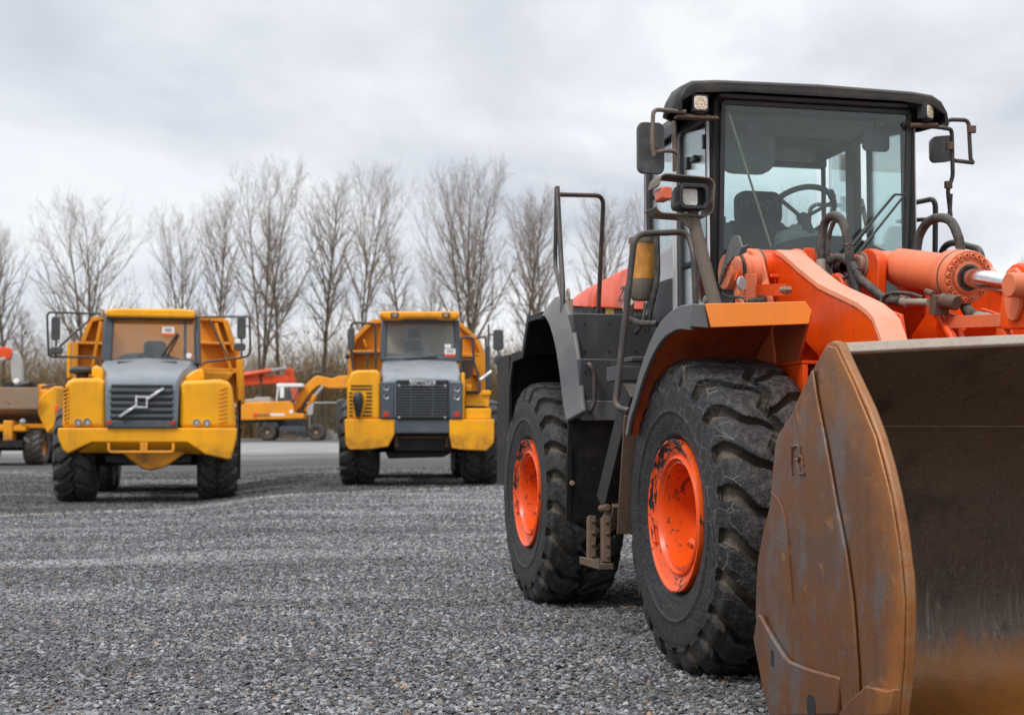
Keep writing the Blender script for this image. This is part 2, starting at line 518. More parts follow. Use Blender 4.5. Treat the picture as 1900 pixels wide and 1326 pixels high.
def m_bucket(name, inside):
    t = NT(name)
    n1, n2, n3 = t.noise(2.2, 8, .65, dist=.6), t.noise(9, 8, .7), t.noise(70, 5, .7)
    sv = t.noise(1, 7, .65, t.map((14, 14, .9)))         # run-down streaks
    x, y, z = t.xyz()
    if not inside:
        c = t.mix(t.rng(n1, .40, .60), (.100, .047, .026), (.160, .056, .016))
        c = t.mix(t.mth('MULTIPLY', t.rng(n2, .5, .68), .6), c, (.165, .065, .018))
        c = t.mix(t.mth('MULTIPLY', t.rng(t.noise(2.4, 8, .68, t.map((1.5, 1, .8), rot=(0, .25, 0))), .50, .60), .9), c, (.115, .096, .092))
        c = t.mix(t.mth('MULTIPLY', t.rng(sv, .54, .72), .45), c, (.085, .046, .025))
        scr = t.noise(1, 6, .75, t.map((70, 20, 2.2), rot=(0, .22, 0)))
        c = t.mix(t.mth('MULTIPLY', t.rng(scr, .55, .72), .5), c, (.15, .10, .07))
        c = t.mix(t.mth('MULTIPLY', t.rng(scr, .45, .30), .5), c, (.06, .036, .022))
        c = t.mix(t.mth('MULTIPLY', t.rng(t.noise(5.5, 5), .62, .66), .8), c, (.27, .115, .032))
        # rust and bright wear that follow the plate's curved leading edge
        zq = t.mth('SUBTRACT', z, .58)
        xf = t.mth('SUBTRACT', 2.43, t.mth('MULTIPLY', t.mth('MULTIPLY', zq, zq), .62))
        e = t.mth('SUBTRACT', xf, x)
        en = t.mth('ADD', e, t.mth('MULTIPLY', t.mth('SUBTRACT', t.noise(5, 8, .7), .5), .34))
        c = t.mix(t.mth('MULTIPLY', t.rng(en, .17, .03), t.rng(n2, .36, .52, .45, .95)), c, (.29, .098, .013))
        c = t.mix(t.mth('MULTIPLY', t.rng(e, .030, .006), t.rng(n2, .46, .62, .1, .8)), c, (.21, .125, .07))
        tip = t.mth('MULTIPLY', t.rng(z, 1.02, 1.30), t.rng(t.noise(7, 7, .7), .44, .56))
        c = t.mix(t.mth('MULTIPLY', tip, .75), c, (.24, .085, .016))
    else:
        c = t.mix(t.rng(n1, .36, .66), (.052, .036, .027), (.095, .066, .048))
        c = t.mix(t.mth('MULTIPLY', t.rng(n3, .52, .72), .6), c, (.19, .13, .09))
        c = t.mix(t.mth('MULTIPLY', t.rng(t.noise(4, 6, .6, t.map((1, 1, 1), rot=(.5, 0, 0))), .53, .66), .7), c, (.026, .018, .014))
        # polished scratches above the rusty floor
        sc = t.rng(t.noise(1, 5, .7, t.map((60, 46, 1.6))), .50, .72)
        band = t.mth('MULTIPLY', t.rng(z, .72, .40), t.rng(z, .12, .25))
        c = t.mix(t.mth('MULTIPLY', t.mth('MULTIPLY', sc, band), .75), c, (.21, .18, .15))
        zz = t.mth('ADD', z, t.mth('MULTIPLY', t.mth('SUBTRACT', sv, .5), .22))
        c = t.mix(t.mth('MULTIPLY', t.rng(zz, .345, .265), t.rng(n2, .3, .6, .72, .98)), c, (.17, .060, .006))
    met = t.rng(n1, .4, .6, .12, .3)
    b = t.bump(n3, .35, .004)
    b = t.bump(n2, .25, .01, b)
    return t.pbr(col=c, rough=t.rng(n2, .3, .7, .27, .5), metal=met, spec=.5, nrm=b)


M['rim'] = rim_material()
M['tyre'] = m_tyre('worn_earthmover_rubber')
M['tyre_plain'] = m_tyre('dark_earthmover_rubber', veins=False)
M['tyre_far'] = m_tyre('dusty_truck_rubber', (.018, .018, .019), (.11, .09, .07), False, .8)
M['tyre_mud'] = m_tyre('muddy_dumper_rubber', (.035, .032, .03), (.20, .15, .10), False, 1.1)
M['bucket_out'] = m_bucket('rusty_bucket_steel', False)
M['bucket_in'] = m_bucket('worn_bucket_interior', True)
M['wornlip'] = paint('worn_bucket_lip', (.36, .31, .26), .55, (.22, .14, .09), .7, 6, bump=.3)


# ------------------------------------------------------------------ tyres and rims
def tyre_mesh(name, Ro, rb, W, lugs, depth, slant, mat, na=330, seed=1, flat=None, wear=1.0, mode='rock', dens=3):
    """axle along y, centre at 0; a worn block tread cut into the crown"""
    k = Ro / .75
    h = W / 2
    half = [(rb, .84 * h), (rb + .03 * k, .93 * h), (rb + (Ro - rb) * .20, 1.0 * h), (rb + (Ro - rb) * .32, 1.035 * h), (rb + (Ro - rb) * .40, 1.045 * h), (rb + (Ro - rb) * .58, 1.05 * h), (rb + (Ro - rb) * .68, 1.03 * h), (rb + (Ro - rb) * .76, 1.0 * h),
            (rb + (Ro - rb) * .88, .95 * h), (Ro - .03 * k, .87 * h), (Ro - .010 * k, .74 * h), (Ro - .002 * k, .45 * h), (Ro, .0)]
    pts = spline([(w, r, 0) for r, w in half], 4)
    prof = [(p.y, -p.x) for p in pts] + [(p.y, p.x) for p in reversed(pts[:-1])]
    # finer steps over the tread
    fine = []
    for (r0, w0), (r1, w1) in zip(prof[:-1], prof[1:]):
        m = dens if min(r0, r1) > Ro - .1 * k else 1
        for j in range(m):
            t = j / m
            fine.append((r0 + (r1 - r0) * t, w0 + (w1 - w0) * t))
    fine.append(prof[-1])
    npf = len(fine)
    vs, gro, sid = [], [], []
    pitch = 2 * PI / lugs
    for i in range(na):
        th = 2 * PI * i / na
        ct, st = math.cos(th), math.sin(th)
        for r, w in fine:
            s = w / h
            a = abs(s)
            g = 0.0
            d, gw = 0.0, .3
            if r > Ro - .135 * k:
                u = th / pitch + (.5 if s > 0 else 0) + slant * a + .05 * math.sin(9 * s) + .05 * mnoise.noise(V((th * 5, s * 3, seed)))
                d = abs((u % 1) - .5) * 2              # 1 at the groove centre
                gw = .17 + .25 * a * a
                g = max(0, min(1, (d - (1 - gw)) / (gw * .20)))
                if mode == 'rock':
                    tri = abs(((th / pitch * 1.0 + slant * .1) % 1) - .5) * 4 - 1
                    c = abs(s - .13 * tri)
                    g = max(g, max(0, min(1, (.088 - c) / .034)))
                fade = max(0, min(1, (r - (Ro - .135 * k)) / (.045 * k)))
                g *= fade
            ch = mnoise.fractal(V((ct * 9 * k, st * 9 * k, w * 9 + seed)), 1.0, 2.0, 4)
            wob = mnoise.noise(V((ct * 3, st * 3, w * 4 + seed)))
            edge = max(0, 1 - abs(a - .86) / .16) * (1 if r > Ro - .12 * k else 0)
            dr = -depth * g - (depth * .10 * max(0, min(1, d / max(.05, 1 - gw))) ** 8 if r > Ro - .1 * k else 0) + .0018 * ch * wear + .0025 * wob * wear - wear * .006 * max(0, ch - .12) * (edge + .25 * (r > Ro - .03 * k))
            dw = 1.0
            if g > 0 and a > .8: dw = 1 - .085 * g
            rr = r + dr * (1 if r > Ro - .13 * k else .1)
            ww = w * dw + (.003 * ch if r > Ro - .12 * k else 0)
            q_ = (r - rb) / (Ro - rb)
            ww += (1 if w > 0 else -1) * .006 * k * (math.exp(-((q_ - .36) / .018) ** 2) + .8 * math.exp(-((q_ - .10) / .03) ** 2) + .7 * math.exp(-((q_ - .70) / .02) ** 2))
            x, z = rr * ct, rr * st
            if flat and z < -flat:
                ww *= 1 + .25 * (-flat - z) / (Ro - flat + .001) * .4
                z = -flat - (z + flat) * -.05
            vs.append((x, ww, z))
            gro.append(min(1, g * 1.1 + .35 * max(0, edge - .5)))
            sid.append(1.0 if (w < 0 and r < Ro - .015 * k) else 0.0)
    fs = []
    for i in range(na):
        j = (i + 1) % na
        for q in range(npf - 1):
            fs.append((i * npf + q, i * npf + q + 1, j * npf + q + 1, j * npf + q))
    me = bpy.data.meshes.new(name)
    me.from_pydata(vs, [], fs)
    at = me.attributes.new('groove', 'FLOAT', 'POINT')
    at.data.foreach_set('value', gro)
    at = me.attributes.new('side', 'FLOAT', 'POINT')
    at.data.foreach_set('value', sid)
    me.polygons.foreach_set('use_smooth', [True] * len(fs))
    me.materials.append(mat)
    bm = bmesh.new()
    bm.from_mesh(me)
    bmesh.ops.recalc_face_normals(bm, faces=bm.faces)
    bm.to_mesh(me)
    bm.free()
    me.set_sharp_from_angle(angle=R(33))
    return me


def rim_mesh(name, rb, y0, mats, deep=.24, n=56):
    """dished wheel seen from -y: lock ring, gutter, deep barrel, disc with bolts"""
    m = MB()
    s = rb / .355
    prof = [(.352, .075), (.362, .030), (.366, .008), (.363, -.003), (.354, -.004), (.347, .006), (.338, .013), (.300, .024), (.287, .030), (.283, .020), (.273, .016),
            (.268, .026), (.262, .040), (.259, .034), (.250, .032), (.246, .045), (.240, .12), (.236, .20), (.225, deep - .015), (.20, deep), (.12, deep), (.11, deep - .03), (.085, deep - .045), (0, deep - .045)]
    m.lathe([(r * s, t * s) for r, t in prof], (0, y0, 0), (0, 1, 0), n)
    for i in range(14):
        a = 2 * PI * i / 14
        p = V((.165 * s * math.cos(a), y0 + deep * s, .165 * s * math.sin(a)))
        m.lathe([(.014 * s, 0), (.014 * s, -.016 * s), (0, -.017 * s)], p, (0, 1, 0), 6)
    return m.mesh(name, mats, 34)


def bracket_mesh(name, rb, y0, mat):
    """valve guard loop and stop block welded inside the wheel"""
    m = MB()
    s = rb / .355
    for a0 in (R(200),):
        ring = [(.315 * s * math.cos(a0 + t), y0 + .03, .315 * s * math.sin(a0 + t)) for t in np.linspace(-.13, .13, 7)]
        p = [V(ring[0]), *[V((q[0], y0 + .002 * s, q[2])) for q in ring], V(ring[-1])]
        m.tube(fillet(p, .02), .009 * s, 6)
    return m.mesh(name, mat)


def stop_mesh(name, rb, y0, mat):
    m = MB()
    s = rb / .355
    a = R(-48)
    for da in (-.10, .12):
        m.obox((.215 * s * math.cos(a + da), y0 + .12 * s, .215 * s * math.sin(a + da)), (.045 * s, .12 * s, .05 * s), Matrix.Rotation(-a, 3, 'Y'))
    m.cyl((.24 * s * math.cos(a), y0 + .12 * s, .24 * s * math.sin(a)), (.15 * s * math.cos(a), y0 + .05 * s, .15 * s * math.sin(a)), .03 * s, 8)
    return m.mesh(name, mat)


def wheel(parent, loc, meshes, outer=-1, spin=0.0, steer=0.0):
    """holder > tyre, rim (+ valve guard); outer = -1: face to -y, +1: face to +y"""
    h = holder('wheel', parent, loc, (0, spin if outer < 0 else -spin, (PI if outer > 0 else 0) + steer))
    link('tyre', meshes[0], h)
    link('rim', meshes[1], h)
    if len(meshes) > 2:
        link('valve_guard', meshes[2], h)
        link('stop_block', meshes[3], h)
    return h


# ================================================================== WHEEL LOADER
# local axes: x forward (to the bucket), y to the machine's left, z up; origin under the front axle
LF = Frame((1.9038, 7.0722, 0), .2292 - PI / 2, .0027)
L = LF.at
WB = 2.965
loader = thing('wheel_loader', 'big orange wheel loader with a grey cab and rusty bucket lowered on the gravel', 'wheel loader', LF.m4)


def build_loader():
    P = loader
    AX = .735
    # ---------------------------------------------------------- wheels
    ty = tyre_mesh('loader_tyre', .755, .352, .50, 22, .062, -.66, M['tyre'], 720, 3, flat=.738, dens=5)
    tr = ty.copy()
    tr.materials[0] = M['tyre_plain']
    rm = rim_mesh('loader_rim', .355, -.250, M['rim'])
    vg = bracket_mesh('valve_guard', .355, -.250, M['rim'])
    sb = stop_mesh('stop_block', .355, -.250, M['rim'])
    for x, sp in ((0, 0.0), (-WB, 0.0)):
        wheel(P, (x, -.917, AX), (ty if x == 0 else tr, rm, vg, sb), -1, sp)
        wheel(P, (x, .917, AX), (tr, rm, vg, sb), 1, sp)

    # ---------------------------------------------------------- frames and axles
    m = MB()
    m.box(-4.35, -1.62, -.42, .42, .62, 1.30)
    m.box(-4.62, -4.2, -1.0, 1.0, .75, 1.75)
    m.cyl((-WB, -.8, AX), (-WB, .8, AX), .17, 20)
    m.box(-1.95, -1.30, -.30, .30, .55, .72)
    m.box(-1.9, -1.15, -.30, .30, 1.05, 1.25)
    m.build('rear_frame', M['dark'], P, .02)
    m = MB()
    m.cyl((0, -.8, AX), (0, .8, AX), .17, 20)
    m.box(-1.25, .55, -.40, .40, .60, 1.08)
    for s in (-1, 1):
        m.plate([(-.95, s * .44, 1.0), (.5, s * .44, .62), (.62, s * .44, 1.2), (.30, s * .44, 1.62), (-.40, s * .44, 1.70), (-.75, s * .44, 1.35)], (0, -s * .04, 0))
        m.box(-.62, .40, s * .66 - .012, s * .66 + .012, 1.30, 1.44)
        m.box(-.60, .38, min(s * .45, s * .668), max(s * .45, s * .668), 1.445, 1.46)
    m.box(-.70, -.62, -.62, .62, 1.02, 1.68)
    m.build('front_frame', M['orange'], P, .008)

    # tower: cheeks that hold the lift arms, one either side of each arm
    def px9(x, y): return 1320 + x / 5.303, 430 + y / 5.303
    def px10(x, y): return 1600 + x / 5.303, 430 + y / 5.303
    def poly(f, pts, yv): return [L(*f(*p), y=yv) for p in pts]
    outer = poly(px9, [(262, 260), (290, 195), (335, 163), (385, 168), (420, 200), (445, 250), (480, 420), (545, 690), (580, 850)], -.66)
    outer += [V((.12, -.66, 1.25)), V((-.5, -.66, 1.25)), V((-.52, -.66, 1.6))]
    for sg in (1, -1):
        m = MB()
        m.plate([V((p.x, p.y * sg, p.z)) for p in outer], (0, .045 * sg, 0))
        inn = poly(px9, [(688, 215), (735, 185), (800, 165), (838, 178), (868, 215), (905, 310), (940, 415)], -.335)
        inn += [V((.30, -.335, 1.2)), V((-.45, -.335, 1.2)), V((-.42, -.335, 1.75))]
        m.plate([V((p.x, p.y * sg, p.z)) for p in inn], (0, .045 * sg, 0))
        m.box(-.42, -.30, min(sg * .30, sg * .62), max(sg * .30, sg * .62), 1.2, 1.72)
        build_each(m, 'tower_cheek', M['dusty_orange'], P, bevel=.012)
    a = L(*px9(905, 245), y=-.3)
    MB().box(a.x - .2, a.x, -.30, .30, a.z - .055, a.z + .02).box(a.x, a.x + .012, -.30, -.24, a.z - .06, a.z + .045).build('tower_crossbar', M['orange'], P, .004)
    c = L(1354, 505, y=-.80)
    m = MB()
    m.cyl((c.x, -.83, c.z), (c.x, -.66, c.z), .088, 28)
    m.cyl((c.x, -.75, c.z), (c.x, -.715, c.z), .10, 28)
    m.cyl((c.x, -.715, c.z), (c.x, -.70, c.z), .075, 28)
    m.build('arm_pivot_pin', M['dusty_orange'], P, .003)
    MB().cyl((c.x, -.765, c.z), (c.x, -.752, c.z), .096, 28).build('pin_band', M['hose'], P, .002)
    ap = L(*px9(510, 385), y=-.56)
    m = MB()
    for sg in (1, -1):
        m.cyl((ap.x, -.63 * sg, ap.z), (ap.x, -.38 * sg, ap.z), .108, 32)
    build_each(m, 'arm_boss', M['orange'], P, bevel=.004)
    m = MB()
    for sg in (1, -1):
        m.cyl((ap.x, -.612 * sg, ap.z), (ap.x, -.585 * sg, ap.z), .113, 32)
    build_each(m, 'grease_seal', M['rustbrown'], P, bevel=.003)
    # grey guard plate, strap with bolt and reflector on the near cheek
    g = [L(*px9(*p), y=-.84) for p in [(212, 35), (262, 38), (298, 155), (240, 165), (205, 255), (150, 330), (75, 525), (62, 495), (120, 290), (168, 130)]]
    m = MB().plate(g, (0, .012, 0))
    e = [L(*px9(*p), y=-.84) for p in [(240, 165), (298, 155), (262, 240), (205, 255)]]
    m.plate(e, (.05, .02, .01))
    m.build('guard_plate', M['gray'], P, .002)
    m = MB()
    for p in ((118, 348), (90, 420)):
        q = L(*px9(*p), y=-.852)
        m.cyl(q, q + V((0, .02, 0)), .012, 6)
    m.build('guard_bolt', M['pinsteel'], P, .001)
    s0, s1, s2 = L(*px9(245, 430), y=-.82), L(*px9(385, 572), y=-.72), L(*px9(735, 572), y=-.62)
    m = MB()
    m.bar(s0, s1, .008, .058, (0, 0, 1)).bar(s1, s2, .008, .058, (0, 0, 1))
    m.build('strap', M['orange'], P, .001)
    q = L(*px9(725, 572), y=-.64)
    m = MB().cyl(q + V((.0, -.012, 0)), q + V((0, .03, 0)), .020, 6).cyl(q + V((0, -.03, 0)), q, .013, 10)
    q = L(*px9(352, 485), y=-.74)
    m.cyl(q, q + V((0, .05, 0)), .015, 8)
    build_each(m, 'strap_bolt', M['pinsteel'], P, bevel=.001)
    q = L(*px9(285, 510), y=-.80)
    MB().cyl(q, q + V((.006, .004, 0)) * 2, .036, 24).build('reflector', M['palegray'], P, .001)
    m = MB()
    for p, r in (((395, 490), .020), ((415, 520), .022), ((625, 440), .012), ((405, 628), .012)):
        yv = -.665 if p[0] < 600 else -.555
        q = L(*px9(*p), y=yv)
        m.cyl(q + V((.0, -.03, 0)), q + V((0, .02, 0)), r, 10)
    build_each(m, 'grease_nipple', M['orange'], P, bevel=.002)
    # small hydraulic valve and leads under the pivot
    q = L(*px9(300, 620), y=-.76)
    m = MB().cyl(q + V((-.03, 0, .06)), q + V((.03, 0, -.10)), .035, 12).cyl(q + V((0, -.03, 0)), q + V((0, .05, 0)), .030, 12).box(q.x - .02, q.x + .05, q.y, q.y + .06, q.z - .06, q.z + .10)
    m.build('pivot_sensor', M['dusty_orange'], P, .006)
    m = MB().tube(spline([L(*px9(*p), y=-.80) for p in [(150, 515), (110, 590), (165, 635), (260, 640), (320, 655), (335, 690)]]), .006, 6)
    m.tube(spline([L(*px9(*p), y=-.78) for p in [(195, 300), (185, 470), (235, 590), (230, 680), (195, 690)]]), .010, 6)
    q = L(*px9(405, 690), y=-.72)
    m.cyl(q + V((-.03, -.06, 0)), q + V((.05, .05, .005)), .018, 10)
    build_each(m, 'sensor_lead', M['hose'], P, bevel=0)

    # ---------------------------------------------------------- lift arms
    up = [(530, 205), (552, 192), (640, 190), (700, 225), (770, 285), (840, 350), (945, 435), (1050, 520), (1170, 580), (1300, 640), (1440, 710), (1540, 790), (1600, 860)]
    lo = [(1040, 1220), (960, 1135), (870, 1030), (750, 910), (640, 790), (570, 690), (535, 560), (508, 430), (508, 300)]
    arm = poly(px9, up, -.54)
    arm += [V((1.02, -.54, 1.36)), V((1.18, -.54, 1.05)), V((1.30, -.54, .62)), V((1.34, -.54, .40)), V((1.22, -.54, .26)), V((1.08, -.54, .30)), V((1.0, -.54, .55)), V((.82, -.54, .90)), V((.50, -.54, 1.16))]
    arm += poly(px9, lo, -.54)
    for sg in (1, -1):
        MB().plate([V((p.x, p.y * sg, p.z)) for p in arm], (0, .10 * sg, 0)).build('lift_arm', [M['orange']], P, .010)
        # arm's upper edge; dust and sky reflection put into its paler paint
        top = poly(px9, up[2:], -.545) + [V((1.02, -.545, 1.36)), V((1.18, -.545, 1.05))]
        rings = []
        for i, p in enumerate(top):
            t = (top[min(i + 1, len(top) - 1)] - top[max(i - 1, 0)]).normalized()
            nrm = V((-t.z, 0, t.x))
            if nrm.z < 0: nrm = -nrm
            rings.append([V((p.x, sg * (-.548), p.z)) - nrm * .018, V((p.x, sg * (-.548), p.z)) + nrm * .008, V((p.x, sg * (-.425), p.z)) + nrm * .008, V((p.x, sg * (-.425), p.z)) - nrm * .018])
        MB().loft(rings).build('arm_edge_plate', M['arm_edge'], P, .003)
    m = MB()
    m.cyl((.62, -.46, 1.22), (.62, .46, 1.22), .13, 24)
    m.box(.45, .85, -.44, .44, 1.20, 1.34)
    m.build('arm_cross_tube', M['orange'], P, .01)
    # ribbed back plate with steel pipes between the arms
    m = MB()
    for yv in (-.30, -.02, .24):
        m.plate([(.25, yv, 1.25), (.75, yv, 1.18), (.62, yv, 1.66), (.40, yv, 1.72), (.22, yv, 1.6)], (0, .02, 0))
    m.plate([(.05, -.44, 1.25), (.05, .44, 1.25), (-.10, .44, 1.78), (-.10, -.44, 1.78)], (-.02, 0, 0))
    build_each(m, 'stiffener_plate', M['orange'], P, bevel=.004)
    for dy in (.04, .13):
        p0, p1 = L(*px10(660 + dy * 900, 740), y=-.10 + dy), L(*px10(850 + dy * 850, 1030), y=-.10 + dy)
        MB().tube([p0, p1, p1 + V((.15, 0, -.3))], .020, 10).build('steel_pipe', M['orange'], P, 0)
    # lift cylinders low down beside the front frame
    for sg in (1, -1):
        MB().cyl((-.55, sg * .56, .95), (.35, sg * .56, 1.02), .075, 20).cyl((.35, sg * .56, 1.02), (.75, sg * .52, 1.08), .038, 16).build('lift_cylinder', M['orange'], P, .004)

    # ---------------------------------------------------------- tilt cylinder
    A0 = L(1602, 492, y=-.15)
    A = V((A0.x, 0, A0.z))
    B0 = L(1870, 530, y=-.13)
    B = V((B0.x - .015, 0, B0.z))
    d = (B - A).normalized()
    Lc = (B - A).length
    a_, b_, _ = basis(d)
    tf = (L(1796, 511, y=0).x - A.x) / d.x
    r0 = .094
    m = MB()
    m.lathe([(0, .07), (.055, .07), (.080, .085), (r0, .105), (r0, tf - .20), (r0 + .004, tf - .19), (r0 + .006, tf - .165), (r0 + .026, tf - .13), (r0 + .028, tf - .006), (r0 + .024, tf), (r0 + .0, tf + .001),
             (.075, tf + .001), (.073, tf + .010), (.060, tf + .012), (.058, tf + .002), (.045, tf + .0)], A, d, 48)
    m.cyl(A + V((0, -.085, 0)), A + V((0, .085, 0)), .075, 28)
    m.build('tilt_cylinder', M['dusty_orange'], P, 0, 30)
    m = MB()
    m.lathe([(r0 + .0285, tf - .062), (r0 + .0288, tf - .06), (r0 + .0288, tf - .055), (r0 + .0285, tf - .053)], A, d, 48)
    m.lathe([(.060, tf + .006), (.060, tf + .014), (.050, tf + .016), (.048, tf + .008)], A, d, 32)
    m.build('cylinder_seal', M['hose'], P, 0)
    m = MB()
    for i in range(20):
        if i in (9, 13): continue
        an = 2 * PI * (i + .3) / 20
        c = A + d * (tf + .001) + (a_ * math.cos(an) + b_ * math.sin(an)) * .1
        m.lathe([(.0118, 0), (.0118, .011), (.010, .0125), (.0062, .0125), (.0062, .004), (0, .004)], c, d, 12)
    build_each(m, 'flange_bolt', M['dusty_orange'], P, bevel=0)
    m = MB()
    m.lathe([(.043, tf - .02), (.043, Lc - .11), (.0425, Lc - .11)], A, d, 36)
    m.build('piston_rod', M['chrome'], P, 0)
    m = MB()
    m.lathe([(.043, Lc - .125), (.052, Lc - .12), (.052, Lc - .04)], A, d, 32)
    m.cyl(B + V((0, -.075, 0)), B + V((0, .075, 0)), .078, 32)
    m.build('rod_eye', M['palegray'], P, 0)
    # bracket cheeks of the cylinder foot
    m = MB()
    for sg in (1, -1):
        pl = [L(*px10(*p), y=-.155) for p in [(-70, 330), (-60, 250), (-20, 195), (20, 172), (60, 166), (100, 180), (140, 230), (155, 300), (150, 440), (140, 780)]]
        pl += [V((.15, -.155, 1.2)), V((-.2, -.155, 1.2))]
        m.plate([V((p.x, sg * p.y, p.z)) for p in pl], (0, .05 * sg, 0))
    build_each(m, 'cylinder_bracket', M['orange'], P, bevel=.008)
    m = MB().cyl((A.x, -.185, A.z), (A.x, .185, A.z), .048, 28).cyl((A.x, -.162, A.z), (A.x, .162, A.z), .066, 28)
    m.build('cylinder_pin', M['pinsteel'], P, .003)
    # bell crank at the rod's end
    pl = [L(*px10(*p), y=-.13) for p in [(1372, 560), (1378, 470), (1410, 380), (1470, 320), (1530, 300), (1600, 330), (1660, 420), (1690, 560), (1680, 740), (1640, 960), (1375, 960)]]
    pl += [V((1.42, -.13, 1.1)), V((1.42, -.13, .75)), V((1.28, -.13, .62)), V((1.10, -.13, .8)), V((1.0, -.13, 1.2))]
    m = MB()
    for sg in (1, -1):
        m.plate([V((p.x, sg * p.y, p.z)) for p in pl], (0, .045 * sg, 0))
    m.box(1.0, 1.3, -.09, .09, 1.05, 1.28)
    m.build('bell_crank', M['orange'], P, .012)
    pl = [L(*px10(*p), y=-.15) for p in [(1385, 600), (1372, 520), (1395, 430), (1440, 370), (1500, 350), (1545, 400), (1560, 520), (1550, 720), (1500, 870), (1465, 885), (1420, 850), (1395, 760)]]
    MB().plate(pl, (0, .02, 0)).build('crank_boss_plate', M['dusty_orange'], P, .006)
    q = L(*px10(1435, 522), y=-.215)
    m = MB().lathe([(0, 0), (.047, 0), (.051, .004), (.051, .07), (.0, .07)], (q.x, q.y, q.z), (0, 1, 0), 32)
    m.build('crank_pin', M['dusty_orange'], P, .003)
    # thin tie bar lying across in front of the pipes
    b0, b1 = L(*px10(832, 892), y=-.05), L(*px10(1368, 868), y=-.13)
    MB().bar(b0, b1, .012, .055).build('tie_bar', M['dusty_orange'], P, .002)
    # hydraulic coupling block under the cylinder
    q = L(*px10(760, 720), y=-.10)
    m = MB().obox(q, (.055, .07, .09), Matrix.Rotation(.2, 3, 'Y')).cyl(q + V((.02, .0, .02)), q + V((.10, .03, .0)), .035, 12).cyl(q + V((0, -.03, .05)), q + V((-.08, -.02, .07)), .015, 8)
    m.build('coupling_block', M['rustbrown'], P, .005)
    h = MB().tube([L(*px10(*p), y=-.13) for p in ((380, 680), (445, 690), (450, 690), (660, 695))], [.026, .026, .018, .018], 12)
    h.build('hose_fitting', M['fitting'], P, 0)

    def hose(pts, yv, r, mat='hose'):
        ps = []
        for i, p in enumerate(pts):
            yy = yv[0] + (yv[1] - yv[0]) * i / (len(pts) - 1) if isinstance(yv, tuple) else yv
            ps.append(L(p[0], p[1], y=yy))
        sp = spline(ps, 7)
        o = MB().tube(sp, r, 12).build('hydraulic_hose', M[mat], P, 0)
        return sp
    hose([(1527, 545), (1524, 505), (1525, 450), (1531, 412), (1548, 400), (1562, 410), (1572, 440), (1580, 500), (1590, 540), (1597, 568)], (-.30, -.20), .0225)
    hose([(1540, 540), (1536, 490), (1538, 440), (1548, 411), (1556, 410)], (-.27, -.25), .012)
    hose([(1535, 488), (1555, 478), (1580, 490), (1596, 517), (1612, 530), (1640, 553), (1672, 559)], (-.26, -.14), .023)
    hose([(1540, 500), (1547, 512), (1570, 515), (1582, 500)], -.22, .008)
    hose([(1700, 470), (1706, 437), (1722, 412), (1745, 404), (1765, 412), (1778, 440), (1783, 468)], (.26, .34), .024)
    hose([(1788, 560), (1797, 578), (1815, 588)], (.02, .0), .026)
    hose([(1634, 586), (1632, 568), (1640, 550), (1660, 543), (1690, 545), (1712, 552)], (-.22, -.12), .008)
    m = MB()
    for sg, p in ((0, (1815, 588)), (1, (1828, 590))):
        q = L(*p, y=0.0)
        m.tube([q, q + V((.06, -.01, -.012)), q + V((.15, -.02, -.03))], [.027, .026, .016], 10)
    build_each(m, 'elbow_fitting', M['fitting'], P, bevel=0)
    m = MB()
    for p, r in (((1528, 497), .026), ((1573, 455), .026), ((1587, 500), .026), ((1590, 550), .026)):
        q = L(*p, y=-.26)
        m.lathe([(r, -.004), (r + .002, 0), (r, .004)], q, (.05, 0, 1), 14)
    build_each(m, 'cable_tie', M['black'], P, bevel=0)
    q0, q1 = L(1524, 483, y=-.29), L(1524, 516, y=-.30)
    MB().tube([q0, q0 * .5 + q1 * .5, q1, q1 + V((0, 0, -.03))], [.027, .027, .029, .022], 12).build('hose_fitting', M['fitting'], P, 0)
    hose([(1522, 520), (1540, 520), (1548, 540), (1556, 560)], (-.31, -.26), .022, 'orange')
    hose([(1545, 516), (1558, 516), (1570, 540), (1580, 570)], (-.24, -.20), .022, 'orange')
    # rubber boots at the cab front
    m = MB()
    q = L(1556, 497, y=-.12)
    for k in range(5): m.lathe([(.052 - .004 * k, -.012), (.058 - .004 * k, 0), (.052 - .004 * k, .012)], q + V((.024 * k - .1, 0, 0)), (1, 0, 0), 20)
    m.lathe([(0, 0), (.03, 0), (.03, .1)], q + V((-.03, 0, 0)), (1, 0, 0), 16)
    m.build('rubber_boot', M['black'], P, 0)

    # ---------------------------------------------------------- bucket
    Y = 1.27
    def pxb(x, y): return 1340 + x / 1.731, 560 + y / 1.731
    rear = [(355, 124), (335, 135), (318, 165), (290, 215), (262, 285), (240, 330), (205, 385), (178, 425), (170, 445), (165, 490), (160, 540), (156, 600), (150, 660), (136, 710), (125, 760), (113, 830), (108, 900), (105, 1000), (112, 1080), (125, 1150), (142, 1240), (165, 1326)]
    front = [(372, 130), (384, 160), (405, 205), (430, 258), (468, 340), (500, 425), (528, 520), (550, 615), (568, 710), (580, 800), (590, 880), (594, 960), (594, 1050), (590, 1150), (582, 1240), (570, 1326)]
    S = [L(*pxb(*p), y=-Y) for p in rear]
    lowpts = [V((1.50, -Y, -.01)), V((2.30, -Y, -.01)), V((2.34, -Y, .06))]
    Fp = [L(*pxb(*p), y=-Y) for p in front]
    side = S + lowpts + Fp[::-1]
    bk = holder('bucket', P)
    for sg in (1, -1):
        m = MB().plate([V((p.x, sg * p.y, p.z)) for p in side], (0, sg * .035, 0))
        m.build('side_plate', M['bucket_out'], bk, .008)
    def raised(name, pts, t, yv=-Y, bev=.006, mat='bucket_out', mir=True):
        for sg in ((1, -1) if mir else (1,)):
            q = [L(*pxb(*p), y=yv) for p in pts]
            MB().plate([V((p.x, sg * p.y, p.z)) for p in q], (0, -t * sg, 0)).build(name, M[mat], bk, bev)
